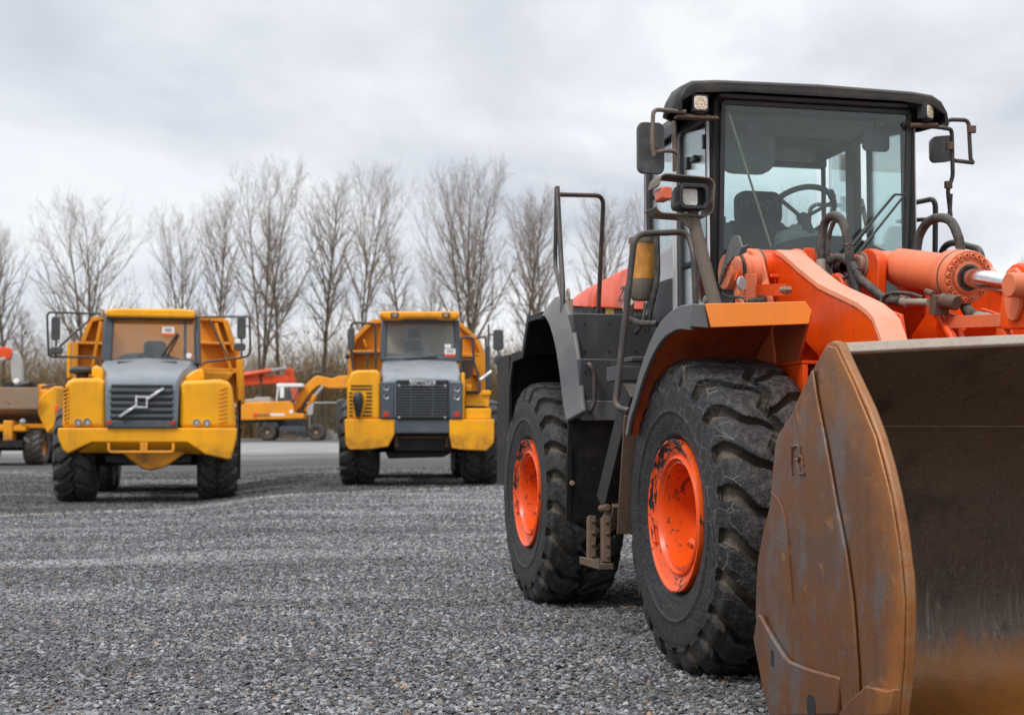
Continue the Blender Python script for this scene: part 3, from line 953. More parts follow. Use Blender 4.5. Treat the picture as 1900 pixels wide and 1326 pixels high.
    # stepped wear plates on the outside
    raised('wear_plate', [(312, 200), (345, 140), (372, 145), (384, 170), (430, 268), (498, 432), (548, 622), (578, 805), (592, 960), (588, 1150), (572, 1326), (462, 1326), (455, 1180), (440, 960), (418, 800), (385, 640), (350, 440), (322, 300)], .010, bev=.006)
    raised('wear_plate', [(244, 335), (300, 215), (312, 300), (340, 440), (376, 640), (408, 800), (430, 960), (446, 1180), (452, 1326), (398, 1326), (388, 1200), (352, 1000), (330, 850), (300, 700), (275, 520)], .016, bev=.007)
    raised('corner_plate', [(128, 1000), (138, 1005), (150, 1030), (182, 1085), (215, 1135), (232, 1152), (300, 1178), (392, 1203), (386, 1326), (168, 1330), (145, 1240), (128, 1150), (115, 1080)], .022, bev=.008)
    raised('toe_plate', [(402, 1318), (440, 1275), (492, 1229), (498, 1232), (560, 1246), (580, 1240), (568, 1326), (408, 1330)], .034, bev=.006)
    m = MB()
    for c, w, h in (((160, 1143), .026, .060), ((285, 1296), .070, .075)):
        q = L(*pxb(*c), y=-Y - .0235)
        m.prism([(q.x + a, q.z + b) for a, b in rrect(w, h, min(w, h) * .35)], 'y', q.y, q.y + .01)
    build_each(m, 'hole_shade_patch', M['black'], bk, bevel=0)  # black patches for the shade in the holes; the plate stays uncut
    # a weld bead curve and a welded mark on the plate
    q = [L(*pxb(*p), y=-Y - .002) for p in [(160, 610), (190, 650), (207, 720), (214, 800), (220, 880), (226, 960)]]
    MB().tube(spline(q), .006, 6).build('weld_bead', M['bucket_out'], bk, 0)
    m = MB()
    for pts in ([(225, 555), (222, 520), (226, 465), (240, 460), (248, 465), (250, 490), (246, 506), (234, 508)], [(240, 508), (246, 530), (250, 552), (266, 550)], [(250, 492), (258, 500), (262, 525)]):
        m.tube([L(*pxb(*p), y=-Y - .003) for p in pts], .006, 6)
    m.build('welded_mark', M['bucket_out'], bk, 0)
    # the curved shell, its folded top lip and cutting edge
    inner = [(1.955, 1.385), (1.80, 1.275), (1.625, 1.145), (1.50, .98), (1.435, .80), (1.385, .62), (1.362, .53), (1.355, .45), (1.360, .37), (1.378, .29), (1.408, .22), (1.455, .158), (1.515, .112), (1.59, .083), (1.70, .068), (1.80, .06), (2.05, .045), (2.32, .03)]
    n = 26
    rings = []
    for k in range(n + 1):
        y = -Y + .02 + (2 * Y - .04) * k / n
        crown = .075 * max(0, 1 - (abs(y) / Y) ** 1.25)
        ring = []
        for i, (x, z) in enumerate(inner):
            f = max(0, (z - 1.145) / .28) if x > 1.62 and z > 1.1 else 0
            ring.append(V((x + .03 * f * crown / .075, y, z + crown * f)))
        rings.append(ring)
    vs, fs = [], []
    w = len(inner)
    th = .03
    for ring in rings:
        back = []
        for i, p in enumerate(ring):
            t = (ring[min(i + 1, w - 1)] - ring[max(i - 1, 0)]).normalized()
            nr = V((t.z, 0, -t.x))
            back.append(p + nr * th)
        vs += ring + back
    W2 = 2 * w
    mi = []
    for k in range(n):
        a, b = k * W2, (k + 1) * W2
        for i in range(w - 1):
            fs.append((a + i, a + i + 1, b + i + 1, b + i)); mi.append(0)
            fs.append((a + w + i, b + w + i, b + w + i + 1, a + w + i + 1)); mi.append(1)
        fs.append((a, b, b + w, a + w)); mi.append(1)
        fs.append((a + w - 1, a + W2 - 1, b + W2 - 1, b + w - 1)); mi.append(1)
    m = MB()
    m.add(vs, fs)
    m.mi = mi
    m.build('shell', [M['bucket_in'], M['bucket_out']], bk, 0, 22)
    rr = []
    for ring in rings:
        p, q = ring[0], ring[1]
        t = (p - q).normalized()
        nr = V((-t.z, 0, t.x))
        rr.append([p - t * .035 + nr * .003, p + t * .012 + nr * .003, p + t * .012 + nr * .046, p - t * .035 + nr * .046])
    MB().loft(rr).build('top_lip', M['wornlip'], bk, .004)
    rr = [[r[2] + V((.002, 0, .002)), r[2] + V((.012, 0, -.012)), r[2] + V((0, 0, -.03))] for r in rings]
    MB().tube([r[2] + V((.004, 0, 0)) for r in rings], .004, 6).build('crease_weld', M['rustbrown'], bk, 0)
    MB().box(2.25, 2.52, -Y - .02, Y + .02, -.012, .028).build('cutting_edge', M['wornlip'], bk, .006)

    # ---------------------------------------------------------- front fenders
    def fender(sg):
        prof = [(.44, 1.69), (.30, 1.695), (.18, 1.68), (.04, 1.645), (-.09, 1.58), (-.20, 1.50), (-.30, 1.406), (-.39, 1.30), (-.463, 1.22), (-.52, 1.12)]
        sp = spline([(x, 0, z) for x, z in prof], 4)
        y0, y1 = -1.22, -.66
        rings = []
        for i, p in enumerate(sp):
            t = (sp[min(i + 1, len(sp) - 1)] - sp[max(i - 1, 0)]).normalized()
            nr = V((-t.z, 0, t.x))
            if nr.z < -.2: nr = -nr
            if nr.z < 0 and nr.x > 0: nr = -nr
            a = p + nr * .012
            rings.append([V((a.x, sg * y0, a.z)), V((a.x, sg * y1, a.z)), V((p.x, sg * y1, p.z)), V((p.x, sg * y0, p.z))])
        m = MB().loft(rings)
        # rolled outer lip, narrowing towards the bottom
        lip = []
        for i, p in enumerate(sp):
            t = (sp[min(i + 1, len(sp) - 1)] - sp[max(i - 1, 0)]).normalized()
            nr = V((-t.z, 0, t.x))
            if nr.z < -.2: nr = -nr
            if nr.z < 0 and nr.x > 0: nr = -nr
            wd = .085 * (1 - i / len(sp)) + .02
            o = p + nr * .013
            q = p - nr * wd
            lip.append([V((o.x, sg * -1.235, o.z)), V((o.x, sg * -1.215, o.z)), V((q.x, sg * -1.215, q.z)), V((q.x, sg * -1.235, q.z))])
        m.loft(lip)
        ln = []
        for i, p in enumerate(sp):
            t = (sp[min(i + 1, len(sp) - 1)] - sp[max(i - 1, 0)]).normalized()
            nr = V((-t.z, 0, t.x))
            if nr.z < -.2: nr = -nr
            if nr.z < 0 and nr.x > 0: nr = -nr
            q = p - nr * .006
            e = p - nr * .012
            ln.append([V((q.x, sg * -1.208, q.z)), V((q.x, sg * -.672, q.z)), V((e.x, sg * -.672, e.z)), V((e.x, sg * -1.208, e.z))])
        # corner piece that closes the front end
        m.plate([V((.445, sg * -1.235, 1.705)), V((.445, sg * -1.165, 1.705)), V((.455, sg * -1.15, 1.595)), V((.455, sg * -1.235, 1.60))], (-.02, 0, 0))
        fd = m.build('front_fender', M['gray'], P, .005)
        MB().loft(ln).build('fender_lining', M['fender_lining'], fd, 0)
        f = MB().plate([V((.452, sg * -1.17, 1.705)), V((.452, sg * -.685, 1.725)), V((.452, sg * -.655, 1.685)), V((.452, sg * -.67, 1.622)), V((.452, sg * -1.145, 1.598))], (.012, 0, 0))
        f.build('fascia', M['fascia'], fd, .003)
        f = MB()
        f.plate([V((.43, sg * -.655, 1.67)), V((-.45, sg * -.655, 1.67)), V((-.50, sg * -.655, 1.2)), V((-.2, sg * -.655, 1.15)), V((.30, sg * -.655, 1.45))], (0, sg * .015, 0))
        f.build('fender_inner_panel', M['fender_lining'], fd, .003)
        # brown mud flap hanging behind the wheel
        f = MB().plate([V((-.60, sg * -1.215, 1.22)), V((-.60, sg * -.66, 1.22)), V((-.74, sg * -.66, .60)), V((-.74, sg * -1.215, .60))], (-.012, 0, 0))
        f.build('mud_flap', M['rustbrown'], fd, .003)
    fender(1)
    fender(-1)

    # ---------------------------------------------------------- rear platform, tank, fenders
    def rear_side(sg):
        m = MB()
        def bx(x0, x1, y0, y1, z0, z1): m.box(x0, x1, min(sg * y0, sg * y1), max(sg * y0, sg * y1), z0, z1)
        bx(-2.25, -1.90, -1.13, -.585, 1.585, 1.868)
        bx(-2.15, -1.75, -1.13, -.45, 1.30, 1.582)
        o = build_each(m, 'tank_panel', M['steel_gray'], P, bevel=.008)
        m = MB()
        m.plate([V((-1.742, sg * -1.14, 1.330)), V((-1.742, sg * -.50, 1.330)), V((-1.742, sg * -.50, 1.21)), V((-1.742, sg * -1.11, 1.21)), V((-1.742, sg * -1.14, 1.24))], (-.30, 0, 0))
        m.build('lower_panel', M['gray'], P, .006)
        # curved grey front of the rear fender
        outer_ = [(1040, 598), (1052, 640), (1060, 690), (1066, 735), (1071, 779)]
        inner_ = [(1058, 776), (1040, 765), (1033, 740), (1022, 680), (1012, 640), (1003, 618), (1002, 604), (1008, 592), (1018, 584), (1030, 585)]
        m = MB()
        a = [L(*p, y=-1.19) for p in inner_]
        b = [L(*p, x=-1.765) for p in outer_]
        pl = [V((p.x, sg * p.y, p.z)) for p in a]
        rings = []
        ar = [(-2.46, 1.87), (-2.36, 1.885), (-2.27, 1.87), (-2.14, 1.79), (-2.02, 1.66), (-1.93, 1.50), (-1.88, 1.38), (-1.83, 1.28), (-1.78, 1.205)]
        sp = spline([(x, 0, z) for x, z in ar], 4)
        for i, p in enumerate(sp):
            t = (sp[min(i + 1, len(sp) - 1)] - sp[max(i - 1, 0)]).normalized()
            nr = V((-t.z, 0, t.x))
            if nr.x < -.3: nr = -nr
            wd = .10 + .05 * math.sin(PI * i / len(sp))
            q = p + nr * wd
            rings.append([V((p.x, sg * -1.21, p.z)), V((p.x, sg * -1.17, p.z)), V((q.x, sg * -1.10, q.z)), V((q.x, sg * -1.125, q.z))])
        m.loft(rings)
        for i in range(len(rings) - 1): pass
        rf = m.build('rear_fender', M['gray'], P, .008)
        rings = []
        for x, z in [(-3.40, 1.25), (-3.37, 1.48), (-3.24, 1.66), (-3.14, 1.68), (-2.95, 1.68), (-2.80, 1.90), (-2.46, 1.90), (-2.25, 1.86), (-2.12, 1.77), (-2.0, 1.62), (-1.9, 1.42), (-1.86, 1.25)]:
            rings.append([V((x, sg * -1.19, z)), V((x, sg * -.60, z)), V((x - .0, sg * -.60, z + .012)), V((x, sg * -1.19, z + .012))])
        m = MB().loft(rings)
        m.plate([V((-3.39, sg * -1.20, 1.23)), V((-3.37, sg * -1.20, 1.50)), V((-3.25, sg * -1.20, 1.70)), V((-2.94, sg * -1.20, 1.70)), V((-2.79, sg * -1.20, 1.92)), V((-2.40, sg * -1.20, 1.92)), V((-2.42, sg * -1.20, 1.88)), V((-2.75, sg * -1.20, 1.88)), V((-2.91, sg * -1.20, 1.65)), V((-3.21, sg * -1.20, 1.64)), V((-3.31, sg * -1.20, 1.46)), V((-3.33, sg * -1.20, 1.23))], (0, sg * .02, 0))
        m.box(-3.9, -2.2, min(sg * -.62, sg * -.58), max(sg * -.62, sg * -.58), 1.1, 1.9)
        m.build('rear_mudguard', M['rubberflap'], rf, .006)
        m = MB()
        rings = []
        for k in range(9):
            z = 1.225 - .615 * k / 8
            bow = .02 * math.sin(k * 1.1)
            rings.append([V((-1.80 - .06 * k / 8 + bow, sg * -1.19, z)), V((-1.80 - .06 * k / 8 - bow * .5, sg * -.95, z)), V((-1.80 - .06 * k / 8 + bow * .6, sg * -.55, z)), V((-1.815 - .06 * k / 8 + bow * .6, sg * -.55, z)), V((-1.815 - .06 * k / 8 - bow * .5, sg * -.95, z)), V((-1.815 - .06 * k / 8 + bow, sg * -1.19, z))])
        m.loft(rings)
        m.plate([V((-1.797, sg * -1.19, 1.24)), V((-1.797, sg * -1.16, 1.24)), V((-1.85, sg * -1.16, .61)), V((-1.85, sg * -1.19, .61))], (.012, 0, 0))
        m.build('mud_flap', M['rubberflap'], P, .003)
        q = L(1061, 896, x=-1.81)
        MB().cyl((q.x, sg * q.y, q.z), (q.x + .02, sg * q.y, q.z), .016, 8).build('flap_bolt', M['pinsteel'], P, .001)
        # grab handle
        g = [L(1092, 676, x=-1.74), L(1094, 676, x=-1.69), L(1103, 690, x=-1.69), L(1103, 745, x=-1.69), L(1096, 762, x=-1.69), L(1094, 762, x=-1.74)]
        g = [V((p.x, sg * p.y, p.z)) for p in g]
        MB().tube(fillet(g, .03), .014, 10).build('grab_handle', M['rail'], P, 0)
        # ladder: slanted stringer, tread and hung bottom step
        m = MB()
        t0, t1 = V((-.84, sg * -1.06, 1.36)), V((-1.22, sg * -1.10, .74))
        m.bar(t0, t1, .15, .13, (0, 1, 0))
        m.bar(t0 + V((-.03, sg * .35, 0)), t1 + V((-.03, sg * .35, 0)), .13, .03, (0, 1, 0))
        for k in (.15, .62):
            c = t0.lerp(t1, k)
            m.box(c.x - .09, c.x + .08, min(c.y, c.y + sg * .36), max(c.y, c.y + sg * .36), c.z - .02, c.z + .02)
        lad = m.build('ladder', M['dark'], P, .004)
        a0, a1 = L(1140, 702, x=-1.05), L(1205, 712, x=-1.05)
        m = MB().box(-1.2, -1.02, min(sg * a0.y, sg * a1.y), max(sg * a0.y, sg * a1.y), 1.42, 1.50).box(-1.2, -1.04, sg * a0.y + .10 * sg if sg > 0 else sg * a0.y - .3, sg * a0.y + .3 if sg > 0 else sg * a0.y - .1, 1.53, 1.555)
        build_each(m, 'ladder_tread', M['steel_gray'], lad, bevel=.004)
        m = MB().obox(t1 + V((.04, -.0, -.02)), (.14, .05, .09), Matrix.Rotation(.5, 3, 'Y')).cyl(t1 + V((-.02, -sg * .05, -.03)), t1 + V((.10, -sg * .05, -.02)), .022, 10)
        m.obox(t1 + V((-.03, -.0, -.10)), (.09, .04, .11), Matrix.Rotation(-.5, 3, 'Y'))
        m.build('step_hinge', M['rustbrown'], lad, .004)
        m = MB()
        st = [(-1.375, .66, -1.315, .405), (-1.10, .67, -1.03, .425)]
        for x0, z0, x1, z1 in st:
            m.bar(V((x0, sg * -1.17, z0)), V((x1, sg * -1.19, z1)), .06, .04, (0, 1, 0))
        m.box(-1.37, -.98, min(sg * -1.24, sg * -1.16), max(sg * -1.24, sg * -1.16), .395, .425)
        m.plate([V((-1.36, sg * -1.245, .395)), V((-.98, sg * -1.245, .395)), V((-.985, sg * -1.245, .455)), V((-1.1, sg * -1.245, .44)), V((-1.36, sg * -1.245, .435))], (0, sg * .012, 0))
        for x0, z0, x1, z1 in st:
            for k in range(4):
                c = V((x0 + .034, sg * -1.17, z0)).lerp(V((x1 + .034, sg * -1.19, z1)), .1 + .25 * k)
                m.cyl(c, c + V((.012, 0, 0)), .010, 6)
        m.build('bottom_step', M['rustbrown'], lad, .002)
    rear_side(1)
    rear_side(-1)
    m = MB()
    for px, py in ((1085, 600), (1130, 600), (1180, 600), (1085, 652), (1130, 652), (1180, 652)):
        q = L(px, py, x=-1.90)
        m.lathe([(.007, 0), (.007, .005), (0, .006)], q, (1, 0, 0), 6)
    for px, py in ((1086, 690), (1086, 735), (1150, 690), (1150, 728)):
        q = L(px, py, x=-1.75)
        m.lathe([(.007, 0), (.007, .005), (0, .006)], q, (1, 0, 0), 6)
    build_each(m, 'panel_bolt', M['dark'], P, bevel=0)

    # handrails, right side (seen) and their counterparts on the left
    def rail(pts, r=.0165):
        return MB().tube(fillet(pts, .07, 6), r, 12).build('handrail', M['rail'], P, 0)
    for sg in (1, -1):
        t = L(1034, 347, y=-1.08)
        T = V((t.x, sg * -1.08, t.z))
        def q(px, py, y):
            p = L(px, py, y=y)
            return V((p.x, sg * p.y, p.z))
        rail([T, q(1041, 480, -1.10), q(1045, 540, -1.12), q(1041, 662, -1.17), q(1062, 681, -1.14)])
        rail([T + V((-.02, 0, 0)), q(1030, 490, -1.08), q(1043, 552, -1.11)], .014)
        rail([q(1038, 361, -1.08), q(1120, 363, -.74), q(1110, 582, -.74)], .0155)
        if sg > 0:
            rail([q(1168, 762, -1.14), q(1141, 756, -1.19), q(1150, 680, -1.15), q(1178, 434, -1.05), q(1276, 430, -.72), q(1287, 470, -.72), q(1291, 566, -.72)], .0175)
    # left-side rails as they show beyond the cab
    yl = .98
    rail([L(1687, 470, y=yl), L(1687, 378, y=yl), L(1736, 368, y=yl), L(1735, 470, y=yl)], .0165)
    rail([L(1665, 411, y=.75), L(1700, 408, y=yl), L(1736, 406, y=yl)], .013)
    rail([L(1742, 490, y=1.0), L(1750, 458, y=1.0), L(1768, 449, y=1.0), L(1818, 462, y=1.0), L(1824, 490, y=1.0)], .02)

    # ---------------------------------------------------------- hood
    m = MB()
    def sec(x, zt, hw):
        zb = 2.115 - .108 * (x + 4.0)
        h = zt - zb
        return [V((x, y, z)) for y, z in [(-hw, zb), (-hw + .015, zb + h * .45), (-hw + .05, zb + h * .78), (-hw + .16, zt - .02), (-hw * .4, zt), (hw * .4, zt), (hw - .16, zt - .02), (hw - .05, zb + h * .78), (hw - .015, zb + h * .45), (hw, zb)]]
    m.loft([sec(-1.95, 2.37, .58), sec(-2.5, 2.345, .58), sec(-2.95, 2.315, .58), sec(-3.292, 2.285, .58)])
    m.build('hood', M['orange'], P, .012)
    m = MB().loft([sec(-3.305, 2.283, .58), sec(-3.7, 2.255, .575), sec(-4.0, 2.225, .56), sec(-4.16, 2.16, .54)])
    m.build('rear_hood', M['orange'], P, .012)
    MB().prism([(-4.15, 1.28), (-4.15, 2.13), (-1.95, 1.895), (-1.95, 1.28)], 'y', -.53, .53).build('engine_panel', M['steel_gray'], P, .01)
    m = MB()
    g0 = L(1078, 576, y=-.535)
    for i in range(2):
        for k in range(5):
            m.box(g0.x + k * .068, g0.x + k * .068 + .05, -.534, -.526, g0.z - .05 + i * .038, g0.z - .022 + i * .038)
    m.build('louvre', M['black'], P, 0)
    q = L(1131, 578, y=-.535)
    MB().box(q.x - .10, q.x + .10, -.5335, -.528, q.z - .04, q.z + .055).build('warning_sticker', M['stickeryellow'], P, 0)
    m = MB().box(q.x - .19, q.x - .16, -.54, -.528, q.z - .06, q.z + .05)
    m.build('panel_latch', M['steel_gray'], P, .002)
    q = L(1160, 543, y=-.59)
    text_part('model_lettering', 'ZW', M['ink'], P, axes((q.x - .035, -.586, q.z - .005), (1, 0, 0), (0, .16, 1)), .145, .002, .002, .18)
    text_part('model_lettering', '180', M['inkwhite'], P, axes((q.x + .235, -.586, q.z - .005), (1, 0, 0), (0, .16, 1)), .145, .002, .002, .18)
    # lifting eye behind the rail
    q = L(1054, 560, y=-.72)
    m = MB().box(q.x - .03, q.x + .03, -.75, -.69, q.z - .12, q.z + .02).tube([q + V((.03 * math.cos(a), 0, .045 + .05 * math.sin(a))) for a in np.linspace(0, 2 * PI, 13)], .010, 6).cyl((q.x, -.72, q.z - .20), (q.x, -.72, q.z - .11), .05, 12)
    m.build('lifting_eye', M['fitting'], P, .003)

    # air pre-cleaner bowl with its pipework
    q = L(1192, 487, y=-.80)
    m = MB().lathe([(0, -.225), (.05, -.225), (.066, -.20), (.078, -.13), (.078, -.10)], q, (0, 0, 1), 28)
    m.lathe([(.079, .115), (.082, .115), (.082, .145), (.05, .15), (0, .15)], q, (0, 0, 1), 28)
    build_each(m, 'precleaner_base', M['dustpost'], P, bevel=0)
    MB().lathe([(.0775, -.10), (.0775, .116)], q, (0, 0, 1), 32).build('precleaner_bowl', M['bowl'], P, 0)
    m = MB()
    m.tube(spline([q + V((-.02, -.06, -.20)), q + V((.0, -.08, -.30)), q + V((.06, -.06, -.36)), q + V((.2, .02, -.38))]), .018, 8)
    m.tube(spline([q + V((.05, .0, -.25)), q + V((.09, -.03, -.36)), q + V((.02, -.05, -.42)), q + V((-.1, 0, -.40))]), .012, 8)
    m.tube(spline([q + V((.12, .05, .14)), q + V((.12, .05, -.1)), q + V((.08, .03, -.25)), q + V((.06, 0, -.42))]), .018, 8)
    m.build('air_hose', M['hose'], P, 0)
    m = MB().cyl(q + V((-.06, -.08, -.36)), q + V((.06, -.10, -.24)), .030, 10).cyl(q + V((.0, -.09, -.30)), q + V((-.03, -.09, -.25)), .03, 10).cyl(q + V((-.10, -.08, -.40)), q + V((-.05, -.08, -.35)), .018, 8)
    m.build('air_valve', M['fitting'], P, .003)

    # ---------------------------------------------------------- cab
    XF, YL, YR = -.885, -.60, .62
    m = MB()
    def post(p, q, w, h): m.bar(V(p), V(q), w, h, (0, 1, 0))
    zt, zb = 2.975, 1.80
    for y in (YL + .02, YR - .02):
        post((XF - .045, y, zb), (XF - .045, y, zt), .085, .045)
        post((-1.46 if y < 0 else -1.60, y, zb), (-1.46 if y < 0 else -1.60, y, zt), .09 if y < 0 else .13, .05)
        post((-2.02, y, zb), (-2.02, y, zt), .12 if y < 0 else .03, .06 if y < 0 else .03)
        m.box(-2.08, XF, y - .02, y + .02, 2.93, 3.0)
        m.box(-2.08, XF, y - .022, y + .022, 1.72, 1.82)
        m.box(-1.42, -.93, y - .018, y + .018, 2.085, 2.125)
    m.box(XF - .09, XF - .005, YL, YR, 2.92, 3.0)
    m.box(-2.08, -2.0, YL, YR, 2.86, 3.0)
    m.box(-2.08, -2.0, YL, YR, 1.8, 2.12)
    cab = m.build('cab', M['dark'], P, .012)
    m = MB()
    for sg, y in ((-1, YL), (1, YR)):
        if sg < 0:
            m.box(-1.545, -1.475, y - .012, y + .012, 1.80, 2.94)
            m.box(-2.06, -2.02, y - .01, y + .01, 1.8, 2.94)
        m.box(-.935, -.905, y - .004 + sg * .02, y + .004 + sg * .02, 1.80, 2.90)
    build_each(m, 'outer_post', M['cabgray'], cab, bevel=.006)
    m = MB().box(-2.05, XF, YL, YR, 1.55, 1.72).box(XF - .03, XF + .0, YL + .02, YR - .02, 1.70, 2.04)
    m.box(-1.95, -1.55, YL - .02, YL + .0, 1.6, 2.06)
    m.build('cab_base', M['steel_gray'], cab, .01)
    # roof: a rounded cap that droops at both sides and reaches past the windscreen
    prof = []
    for y, z in [(-.855, 2.905), (-.845, 2.97), (-.81, 3.03), (-.75, 3.062), (-.60, 3.075), (0, 3.085), (.58, 3.075), (.70, 3.062), (.755, 3.03), (.79, 2.97), (.80, 2.905)]: prof.append((y, z))
    ins = [(.772, 2.905), (.772, 2.965), (.70, 3.01), (.5, 3.028), (-.5, 3.028), (-.75, 3.01), (-.828, 2.965), (-.83, 2.905)]
    ring = prof + ins
    def rr(x, dz=0, k=1.0): return [V((x, y * k, z + dz)) for y, z in ring]
    m = MB().loft([rr(-2.12, -.03, .70), rr(-2.06, -.01, .735), rr(-1.42, 0, .745), rr(-1.20, 0, .84), rr(-1.08, 0, .97), rr(-.98), rr(-.86), rr(-.82, -.002), rr(-.795, -.012, .992), rr(-.782, -.026, .985)])
    m.build('roof', M['roof'], cab, .004, 50)
    MB().box(-2.05, -.83, -.58, .56, 2.985, 3.005).build('roof_lining', M['interior'], cab, .004)
    m = MB().prism([(L(*p, x=XF - .03).y, L(*p, x=XF - .03).z) for p in [(1395, 474), (1425, 459), (1460, 447), (1495, 440), (1525, 437), (1560, 438), (1600, 446), (1640, 464), (1655, 480), (1655, 545), (1395, 560)]], 'x', XF - .05, XF - .02)
    m.build('windshield_cowl', M['black'], cab, .004)
    # windscreen and side glass
    w0, w1 = L(1336, 532, x=XF).y, L(1664, 462, x=XF).y
    wt0, wt1 = L(1341, 178, x=XF), L(1678, 187, x=XF)
    MB().plate([V((XF + .012, -.572, 1.92)), V((XF + .012, .54, 1.92)), V((XF + .012, .588, 2.965)), V((XF + .012, -.545, 2.965))], (-.006, 0, 0)).build('windshield', M['glass'], cab, 0)
    m = MB()
    for a, b in (((-.572, 1.92), (-.545, 2.965)), ((.54, 1.92), (.588, 2.965)), ((-.545, 2.965), (.588, 2.965))):
        m.bar(V((XF + .014, a[0], a[1])), V((XF + .014, b[0], b[1])), .026, .012, (1, 0, 0))
    m.build('windshield_seal', M['black'], cab, .003)
    m = MB()
    for y in (YL + .005, YR - .005):
        m.box(-1.42, -.97, y - .003, y + .003, 2.125, 2.93).box(-1.42, -.97, y - .003, y + .003, 1.82, 2.085)
    build_each(m, 'door_glass', M['clearglass'], cab, bevel=0)
    m = MB()
    for y in (YL + .005, YR - .005):
        m.box(-1.97, -1.55, y - .003, y + .003, 2.06, 2.93)
    build_each(m, 'side_window', M['clearglass'], cab, bevel=0)
    MB().box(-2.045, -2.039, YL + .06, YR - .06, 2.12, 2.86).build('rear_window', M['clearglass'], cab, 0)
    m = MB()
    for y in (YL,):
        m.prism([(x - 1.19, z + 2.52) for x, z in rrect(.47, .80, .06)], 'y', y - .012, y + .006)
    # door frame ring with hinges and handle
    ringo, ringi = rrect(.50, 1.14, .07, 5, -1.195, 2.37), rrect(.415, 1.05, .05, 5, -1.195, 2.37)
    m = MB()
    n = len(ringo)
    for yv in (YL, YR):
        vs = [V((x, yv - .012, z)) for x, z in ringo] + [V((x, yv - .012, z)) for x, z in ringi] + [V((x, yv + .012, z)) for x, z in ringo] + [V((x, yv + .012, z)) for x, z in ringi]
        fs = []
        for i in range(n):
            j = (i + 1) % n
            fs += [(i, j, n + j, n + i), (2 * n + i, 3 * n + i, 3 * n + j, 2 * n + j), (i, 2 * n + i, 2 * n + j, j), (n + i, n + j, 3 * n + j, 3 * n + i)]
        m.add(vs, fs)
    build_each(m, 'door', M['steel_gray'], cab, bevel=.003)
    m = MB()
    for z in (2.66, 2.42):
        m.box(-1.30, -1.26, YL - .02, YL + .01, z, z + .07)
    for z in (2.70,):
        m.box(-1.215, -1.145, YL - .018, YL + .005, z - .015, z + .02)
    m.box(-.99, -.965, YL - .03, YL + .01, 2.72, 2.80)
    build_each(m, 'door_hinge', M['black'], cab, bevel=.004)
    q = L(1306, 556, y=YL - .04)
    MB().cyl(q, q + V((0, .05, 0)), .022, 12).build('door_lock', M['fitting'], cab, .003)
    # interior
    m = MB()
    m.loft([[V((x, y - .28 * 0, z)) for y, z in rrect(.50, .12, .04, 3, .07, 2.05)] for x in (-1.80, -1.35)])
    m.loft([[V((-1.78 + .10 * -k, y, z)) for y, z in rrect(w, .02, .009, 3, .07, zz)] for k, w, zz in ((0, .44, 2.06), (.3, .48, 2.15), (.8, .46, 2.40), (1, .36, 2.46))])
    m.box(-1.85, -1.74, -.15, .29, 2.1, 2.42)
    seat = m.build('seat', M['seat'], P, .03, 50, 3)
    hy = .045
    m = MB().loft([[V((x, y, z)) for y, z in rrect(.30, .215, .06, 4, hy, 2.535)] for x in (-1.84, -1.745)])
    m.build('headrest', M['seat'], seat, .02, 50)
    text_part('headrest_print', 'HITACHI', M['seattext'], seat, axes((-1.742, hy, 2.555), (0, 1, 0), (0, 0, 1)), .072, .001)
    # armrest consoles and monitor
    m = MB().box(-1.75, -1.30, -.45, -.30, 2.08, 2.22).box(-1.36, -1.28, -.46, -.33, 2.2, 2.36).box(-1.72, -1.32, .28, .42, 2.04, 2.18)
    m.cyl((-1.33, -.38, 2.2), (-1.31, -.38, 2.40), .018, 10).cyl((-1.42, -.35, 2.2), (-1.40, -.35, 2.36), .018, 10)
    m.build('armrest_console', M['interior'], P, .015)
    # dashboard hump behind the glass
    sec_ = lambda x, k: [V((x, y * k + .01, z)) for y, z in [(-.40, 1.75), (-.38, 2.02), (-.30, 2.12), (-.16, 2.19), (0, 2.215), (.16, 2.19), (.30, 2.12), (.38, 2.02), (.40, 1.75)]]
    MB().loft([sec_(-1.05, 1.0), sec_(-.925, 1.06)]).build('dashboard', M['interior'], P, .02, 60)
    m = MB().box(-1.2, -1.05, -.12, .16, 2.08, 2.30).box(-1.18, -1.10, -.05, .10, 2.25, 2.34)
    m.build('steering_column', M['interior_lt'], P, .04, 50, 3)
    sc = V((-1.20, .06, 2.42))
    dn = V((-.62, 0, .78))
    a, b, dn = basis(dn)
    m = MB().tube([sc + (a * math.cos(t) + b * math.sin(t)) * .20 for t in np.linspace(0, 2 * PI, 41)], .017, 10, cap=False)
    for t in (.5, 2.6, 4.7): m.tube([sc - dn * .05, sc + (a * math.cos(t) + b * math.sin(t)) * .2], .012, 6)
    m.cyl(sc - dn * .2, sc - dn * .03, .035, 12)
    m.cyl(sc + a * .16 + b * .12, sc + a * .16 + b * .12 + dn * .06, .022, 10)
    m.build('steering_wheel', M['interior'], P, 0)
    m = MB()
    q = L(1400, 240, x=-1.0)
    m.prism([(q.y + a, q.z + b - .02) for a, b in rrect(.085, .12, .02)], 'x', -1.0, -1.015)
    q2 = L(1626, 262, x=-1.0)
    m.prism([(q2.y + a, q2.z + b) for a, b in rrect(.17, .12, .03)], 'x', -1.0, -1.015)
    m.tube([q2 + V((-.02, 0, .06)), q2 + V((-.02, 0, .22))], .006, 6)
    build_each(m, 'interior_mirror', M['black'], P, bevel=.004)
    # drooping grey sun-blind panel under the lining
    q = L(1388, 260, x=-1.5)
    m = MB().loft([[V((x, y, z)) for y, z in rrect(.36, .34, .10, 5, q.y, q.z - .03)] for x in (-1.50, -1.56)])
    m.build('sun_visor', M['interior_lt'], P, .01)
    m = MB().box(-1.98, -1.9, -.5, .5, 2.88, 2.97).box(-1.5, -1.0, -.50, .54, 2.93, 2.972)
